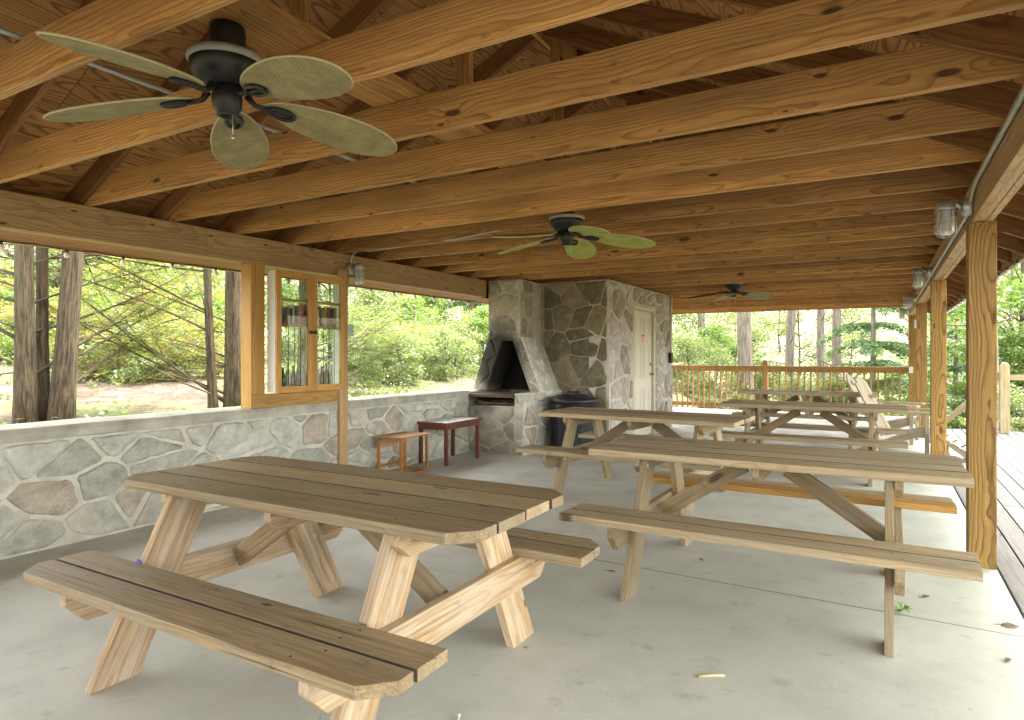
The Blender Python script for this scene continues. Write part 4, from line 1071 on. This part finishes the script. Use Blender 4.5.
def cedar(base, top, r0, r1, label, seed, nb=22, z0=.5, z1=5.0, az=None, extra=(), tone=.5, group='dark barked evergreens behind the stone wall', dens=1.0, lmax=3.0):
    rr = random.Random(seed); t = tag(empty('evergreen_tree', base), label, 'tree', group); B = Vector(base)
    mb = MB(); top = Vector(top)-B
    pts = trunk(mb, (0,0,-.15), top, r0, r1, 16, .05, seed); mb.build('trunk', M['bark'], t)
    mbb = MB(); mbl = MB()
    def on(z):
        u = max(0, min(.999, (z+.15)/(top.z+.15)))*16; i = int(u); return pts[i].lerp(pts[i+1], u-i)
    specs = list(extra)
    for i in range(nb):
        z = rr.uniform(z0, z1); a = rr.uniform(0, 2*PI) if az is None else rr.choice(az)+rr.gauss(0,.5)
        specs.append((z, a, rr.uniform(.8, lmax), rr.uniform(-.1,.55), rr.uniform(-.5,.35), rr.uniform(.007,.016), rr.random() < .8*dens, tone+rr.gauss(0,.18)))
    for j, (z, a, L, rise, bend, rb_, leafy, tn) in enumerate(specs):
        if math.cos(a) > .12: a = PI-a
        bp = branch_pts(on(z), a, L, rise, bend, 9, seed*31+j, .07)
        mbb.tube(bp, [rb_*(1-.85*i/9) for i in range(10)], 6)
        for q in range(int(L*1.7)):        # bare side twigs
            u = rr.uniform(.2,.95)*9; i = int(u); p = bp[i].lerp(bp[min(9,i+1)], u-i)
            a2 = a+rr.choice((-1,1))*rr.uniform(.4,1.0)
            if math.cos(a2) > .3: a2 = PI-a2
            tp = branch_pts(p, a2, L*rr.uniform(.18,.4), rise+rr.uniform(-.4,.3), bend, 5, seed+q*7+j, .1)
            mbb.tube(tp, [rb_*.42*(1-.8*k/5) for k in range(6)], 5)
            if leafy: sprays(mbl, tp, rr, .15, -5.85-B.x, .10, .20, tone=tn, dens=.8)
        if leafy: sprays(mbl, bp, rr, .4, -5.85-B.x, .09, tone=tn)
    mbb.build('branches', M['twig'], t)
    if mbl.v: mbl.build('crown', M['leaf_hem'], t)
    return t
W0 = Vector((-7.0, 0, 0))
cedar((-7.05, 2.99, .52), (-7.0, 2.94, 9.5), .085, .05, 'upright dark trunk at the left end of the clump behind the wall', 101, nb=20, z0=.4, z1=4.5, az=(PI/2,-PI/2,PI), tone=.62, dens=.8, extra=[(.9,-1.3,1.5,.5,.7,.022,False,.5)])
cedar((-7.12, 3.17, .52), (-7.15, 3.11, 9.5), .055, .035, 'thin middle trunk of the clump behind the wall', 102, nb=6, z0=1.0, z1=4.5, az=(PI/2,PI), tone=.6, dens=.4)
cedar((-6.95, 3.23, .50), (-6.9, 3.72, 9.5), .100, .06, 'thick leaning trunk at the right of the clump behind the wall', 103, nb=19, z0=.3, z1=4.2, az=(PI/2,PI/2,2.4,0.8), tone=.62, dens=.9)
cedar((-7.0, 5.22, .52), (-7.0, 5.24, 9.5), .108, .07, 'single straight trunk behind the wall left of the glass cabinet', 104, nb=19, z0=.35, z1=4.2, az=(-PI/2,-PI/2,PI), tone=.58, dens=.95, lmax=3.2,
      extra=[(.15,-1.75,2.6,.55,.25,.020,False,.6),(.25,-1.9,2.9,.42,.2,.016,True,.6),(.1,-2.3,2.4,.7,-.1,.016,True,.6),(.2,-1.6,2.2,.3,.4,.013,False,.6)])
cedar((-7.05, 4.98, .52), (-6.95, 4.62, 6.5), .055, .02, 'slender curved stem beside the straight trunk behind the wall', 105, nb=10, z0=.8, z1=3.8, az=(-PI/2,PI), tone=.62, dens=.6)
cedar((-7.3, 6.6, .5), (-7.3, 6.65, 9), .10, .06, 'evergreen with long leafy branches behind the glass cabinet', 106, nb=30, z0=.5, z1=4.0, az=(PI/2,PI/2,2.2), tone=.42, dens=.9, lmax=3.4,
      extra=[(.1,1.45,3.6,.28,.22,.016,True,.42),(.15,1.75,3.4,.5,-.1,.016,True,.5),(.3,1.3,2.8,.12,.2,.012,True,.35),(.2,1.6,3.2,.7,-.2,.014,True,.55),(.9,1.5,3.0,.2,-.1,.012,True,.5),(.4,1.9,3.8,.35,.0,.014,True,.4)])

def leafcloud(mb, cen, rad, n, size, rr, tone=.5, flat=.6, var=.2):
    R = np.random.RandomState(rr.randint(0, 10**6))
    d = R.normal(size=(n,3)); d /= np.linalg.norm(d, axis=1)[:,None]
    p = d*(R.uniform(size=(n,1))**.45)*np.array(rad)+np.array(cen)
    a = R.normal(size=(n,3)); a[:,2] *= .5; a /= np.linalg.norm(a, axis=1)[:,None]
    b = R.normal(size=(n,3)); b[:,2] *= .5; b -= a*(a*b).sum(1)[:,None]; b /= np.linalg.norm(b, axis=1)[:,None]
    s = size*R.uniform(.6,1.3,size=(n,1)); 
    q = np.stack([p-a*s, p+b*s*.55, p+a*s, p-b*s*.55], 1).reshape(-1,3)
    r = np.clip(tone+R.normal(size=n)*var, 0, 1)
    base = len(mb.v); mb.v += q.tolist(); mb.w += q.tolist(); mb.r += np.repeat(r,4).tolist()
    mb.f += [(base+4*i, base+4*i+1, base+4*i+2, base+4*i+3) for i in range(n)]; mb.m += [0]*n; mb.sm += [False]*n
def broadleaf(name, h, cr, z0, nl, size, leaf, seed, label, group, tone=.5, barkm='twig', tr=.09, nc=34, loc=(0,0,0)):
    rr = random.Random(seed); t = tag(empty(name, loc), label, 'tree' if h > 3 else 'shrub', group)
    mb = MB(); tp = trunk(mb, (0,0,-.3), (rr.uniform(-.3,.3), rr.uniform(-.3,.3), h*.86), tr, tr*.22, 12, .18, seed, 10)
    ml = MB()
    for k in range(nc):
        u = z0/h+(1-z0/h)*(k+rr.random())/nc; z = h*u; prof = math.sin(PI*min(1, max(.06, (u-z0/h)/(1.06-z0/h)))**.75)
        a = rr.uniform(0, 2*PI); r = cr*prof*rr.uniform(.35, 1.0)
        c = Vector((math.cos(a)*r, math.sin(a)*r, z))
        i = min(11, max(1, int(12*(z-.25*r)/(h*.86)))); s = tp[i]
        mid = s.lerp(c, .5)+Vector((0,0,.12*r)); mb.tube([s, mid, c], [tr*.30, tr*.18, tr*.06], 5)
        cs = cr*rr.uniform(.16,.36)
        leafcloud(ml, c, (cs*1.25, cs*1.25, cs*.7), int(nl/nc*rr.uniform(.6,1.4)), size, rr, tone+rr.gauss(0,.16))
    mb.build('trunk', M[barkm], t); ml.build('crown', M[leaf], t); return t
def pine(loc, r, h, label, seed, nb=10, group='tall straight trunks beyond the railing'):
    rr = random.Random(seed); t = tag(empty('pine_tree', loc), label, 'tree', group)
    mb = MB(); tp = trunk(mb, (0,0,-.6), (rr.uniform(-.5,.5), rr.uniform(-.5,.5), h), r, r*.45, 22, .16, seed, 14, 1.15); mb.build('trunk', M['bark_pine'], t)
    mbb = MB(); ml = MB()
    for k in range(nb):
        z = rr.uniform(2.6, h*.5); i = int(22*z/h); bp = branch_pts(tp[i], rr.uniform(0, 2*PI), rr.uniform(.8,2.4), rr.uniform(-.1,.5), rr.uniform(-.5,.3), 7, seed+k, .12)
        mbb.tube(bp, [r*.13*(1-.8*j/7) for j in range(8)], 5)
    for k in range(26):
        z = h*rr.uniform(.55, 1.0); i = min(21, int(22*z/h)); bp = branch_pts(tp[i], rr.uniform(0, 2*PI), rr.uniform(1.2,2.8), rr.uniform(0,.6), 0, 5, seed+k, .1)
        mbb.tube(bp, [r*.16*(1-.8*j/5) for j in range(6)], 5); leafcloud(ml, bp[-1], (.9,.9,.5), 150, .11, rr, .5)
    mbb.build('branches', M['twig'], t); ml.build('crown', M['leaf_pine'], t); return t
def fir(loc, h, cr, label, seed, group=None):
    rr = random.Random(seed); t = tag(empty('fir_tree', loc), label, 'tree', group)
    mb = MB(); tp = trunk(mb, (0,0,-.4), (.1,.1,h), .12, .02, 14, .05, seed, 10); mb.build('trunk', M['bark_pine'], t)
    ml = MB(); mbb = MB()
    for k in range(95):
        u = rr.uniform(.05,.98); z = h*u; i = min(13, int(14*u)); L = cr*(1.02-u)**.8*rr.uniform(.7,1.1); a = rr.uniform(0, 2*PI)
        bp = branch_pts(tp[i].lerp(tp[i+1], .5), a, L, rr.uniform(-.05,.3), -.55, 6, seed+k, .08); mbb.tube(bp, [.016*(1-.8*j/6) for j in range(7)], 5)
        tn = .5+rr.gauss(0,.2)
        for j in range(1, 7): leafcloud(ml, bp[j]+Vector((0,0,-.06)), (.22,.22,.10), 42, .055, rr, tn)
    mbb.build('branches', M['twig'], t); ml.build('crown', M['leaf_fir'], t); return t
Fv = Vector((-math.sin(math.radians(29.95)), math.cos(math.radians(29.95)), 0)); Rv = Vector((math.cos(math.radians(29.95)), math.sin(math.radians(29.95)), 0))
def at(u, d):
    p = Fv*d + Rv*(d*(u-512)/644); return (p.x, p.y, gz(p.x, p.y))
pine(at(749, 20), .24, 17, 'thickest straight trunk beyond the middle of the railing', 201)
pine(at(790, 25), .19, 17, 'slimmer trunk right of the thickest one beyond the railing', 202, 14)
pine(at(824, 29), .20, 17, 'left one of the close pair of trunks beyond the railing', 203, 12)
pine(at(838, 27), .21, 18, 'right one of the close pair of trunks beyond the railing', 204)
pine(at(700, 33), .16, 16, 'thin distant trunk beyond the railing next to the shed corner', 205, 14)
pine(at(992, 17), .20, 16, 'grey trunk rising behind the stair post', 206, 8)
fir(at(872, 21), 8.5, 2.6, 'soft green fir behind the two slat chairs', 211)
fir(at(955, 26), 10, 2.8, 'dark fir between the two nearest posts', 212)
fir(at(470, 24), 9.0, 2.8, 'green fir seen between the wall and the fireplace chimney', 213)
broadleaf('broadleaf_tree', 7.5, 2.3, .6, 9000, .075, 'leaf_bright', 221, 'bright green leafy tree right beside the deck', None, .6, tr=.10, nc=60, loc=(4.1, 15.0, -.9))
broadleaf('broadleaf_tree', 8, 2.4, .3, 9000, .085, 'leaf_bright', 222, 'bright green leafy tree behind the stair post', None, .5, tr=.10, nc=60, loc=at(1018, 21))
LB = 'pale leafy tree in the sunlit wood around the pavilion'; GB = 'trees of the surrounding wood'
va = [broadleaf('broadleaf_tree', 10, 3.4, 1.2, 8500, .085, 'leaf_pale', 231, LB, GB, .5, nc=44, loc=at(700, 36)),
      broadleaf('broadleaf_tree', 12, 3.8, 2.0, 8500, .09, 'leaf_pale', 232, LB, GB, .62, nc=40, loc=at(800, 42)),
      broadleaf('broadleaf_tree', 9, 3.2, .8, 8500, .085, 'leaf_pale', 233, LB, GB, .42, nc=44, loc=at(120, 22))]
LS = 'yellow green bush in the undergrowth of the wood'; GS = 'bushes of the undergrowth'
vb = [broadleaf('bush', 2.6, 1.5, .15, 6500, .05, 'leaf_bright', 241, LS, GS, .75, nc=30, tr=.04, loc=at(715, 24)),
      broadleaf('bush', 2.2, 1.6, .1, 6500, .046, 'leaf_pale', 242, LS, GS, .7, nc=30, tr=.04, loc=at(770, 27)),
      broadleaf('bush', 2.4, 1.5, .1, 6500, .042, 'leaf_hem', 243, 'russet and olive bush on the bank behind the stone wall', 'russet bushes on the bank', .68, nc=34, tr=.04, loc=at(130, 12.5))]
rr = random.Random(5)
for (u, d, s) in [(655,32,.8),(735,44,.8),(850,40,.9),(920,33,.9),(965,38,.9),(1010,30,1),(1060,34,1.1),(780,56,1.0),(945,55,1.0),
                  (20,24,.8),(70,33,.9),(-30,30,1.0),(170,26,.7),(215,36,.8),(260,24,.7),(330,24,.75),(370,30,.8),(400,22,.6),(440,30,.8),(130,20,.6),(480,42,1.0),(560,46,1.0),(60,17,.5),(185,17,.45)]:
    src = rr.choice(va); o = copy_tree(src); o.location = at(u, d); o.rotation_euler[2] = rr.uniform(0, 6.28); o.scale = (s*rr.uniform(.9,1.15),)*2+(s*rr.uniform(.9,1.1),)
for (u, d, s) in [(690,21,.9),(745,28,1.2),(800,23,1),(835,22,.9),(730,20,.8),(905,25,1.1),(940,22,1),(985,24,1.1),(1030,20,1),(660,26,1.2),(860,30,1.3),(1015,15.5,.7),
                  (60,13,.55),(110,16,.7),(150,13.5,.6),(190,17,.8),(10,15,.8),(-20,14,.8),(280,17,.8),(350,16,.6),(390,17,.6),(430,22,.9),(455,17,.6),(485,20,.8),(95,20,1.2),(140,18,1.1),(170,22,1.2),(215,15,.7),(45,18,1.1),(160,12,.5),(70,12.5,.5),(100,14,.7),(30,13,.5),(190,13,.55),(140,15.5,.9),(385,14.5,.5),(420,16,.6),(85,10.6,.5),(120,10.2,.42),(150,11.2,.55),(180,10.8,.45),(205,11.6,.5),(0,11.5,.5),(365,12.8,.5),(400,13.5,.55),(445,15,.6),(200,20,1.1),(365,20,.9),(410,19,.9),(470,22,1)]:
    src = vb[2] if (u < 250 and rr.random() < .55) else rr.choice(vb[:2]); o = copy_tree(src); o.location = at(u, d); o.rotation_euler[2] = rr.uniform(0, 6.28); o.scale = (s*rr.uniform(.9,1.2),)*2+(s*rr.uniform(.85,1.15),)

# low undergrowth on the bank and beyond the railing: one mass of small leaves
ml = MB(); ru = random.Random(77)
for k in range(1100):
    if k < 850: x, y = ru.uniform(-19,-6.2), ru.uniform(-1,17)
    else: x, y = ru.uniform(-9,9), ru.uniform(16.6,29)
    if mnoise.noise(V(x*.45, y*.45, 2)) < -.12: continue
    h_ = ru.uniform(.06,.36); leafcloud(ml, (x, y, gz(x, y)+h_*.6), (ru.uniform(.2,.5), ru.uniform(.2,.5), h_), ru.randint(25,70), ru.uniform(.022,.042), ru, ru.choice((.3,.5,.62,.8)), .6)
o = ml.build('undergrowth', M['leaf_pale']); tag(o, 'low leafy undergrowth and litter on the forest floor', 'undergrowth', kind='stuff')

# unseen trees added out of frame so their crowns cut sky light on the deck
OV = [broadleaf('added_shade_tree', 15, 4.6, 5.0, 12000, .12, 'leaf_bright', 251, 'unseen shade tree added to cut sky light on the plank deck', 'unseen trees added to shade the deck', .5, 'bark_pine', .22, 60, (6.6, 1.0, -1.0))]
for (x, y, s) in ((7.4, 6.5, 1.05), (6.4, 11.5, .95), (7.0, -5, 1.0)):
    o = copy_tree(OV[0]); o.location = (x, y, gz(x, y)); o.rotation_euler[2] = x*3; o.scale = (s, s, s)

# ------------------------------------------------------------------ light, sky, camera
world = bpy.data.worlds.new("World"); scene.world = world; world.use_nodes = True
wt = world.node_tree; bg = wt.nodes['Background']
sky = wt.nodes.new('ShaderNodeTexSky'); sky.sky_type = 'NISHITA'; sky.sun_disc = False
SEL, SAZ = math.radians(66), math.radians(72)       # sun height; direction measured from +x towards +y
sky.sun_elevation = SEL; sky.sun_rotation = PI/2-SAZ; sky.air_density = 1.0; sky.dust_density = 3.0; sky.ozone_density = 1.0
hs = wt.nodes.new('ShaderNodeHueSaturation'); hs.inputs['Saturation'].default_value = .05
wt.links.new(sky.outputs[0], hs.inputs['Color']); wt.links.new(hs.outputs[0], bg.inputs[0]); bg.inputs[1].default_value = .15
sl = bpy.data.lights.new('sun', 'SUN'); sl.energy = .8; sl.angle = math.radians(25); sl.color = (1, .96, .88)
so = bpy.data.objects.new('sun', sl); COL.objects.link(so)
dv = -Vector((math.cos(SEL)*math.cos(SAZ), math.cos(SEL)*math.sin(SAZ), math.sin(SEL))); so.rotation_euler = dv.to_track_quat('-Z', 'Y').to_euler(); so.location = (12, 8, 18)

cd = bpy.data.cameras.new('camera'); cam = bpy.data.objects.new('camera', cd); COL.objects.link(cam)
cam.location = (0, 0, 1.3); cam.rotation_euler = (PI/2, 0, math.radians(29.95))
cd.sensor_width = 36; cd.lens = 36*644/1024; cd.shift_y = -5/1024; cd.clip_start = .05; cd.clip_end = 900
scene.camera = cam
vs_ = scene.view_settings; vs_.view_transform = 'Standard'; vs_.look = 'None'; vs_.gamma = 1.0; vs_.exposure = 4.0
scene.render.engine = 'CYCLES'; cy = scene.cycles
cy.max_bounces = 10; cy.diffuse_bounces = 7; cy.glossy_bounces = 4; cy.transmission_bounces = 8; cy.transparent_max_bounces = 12
cy.use_denoising = True; cy.sample_clamp_indirect = 8; cy.caustics_reflective = False; cy.caustics_refractive = False
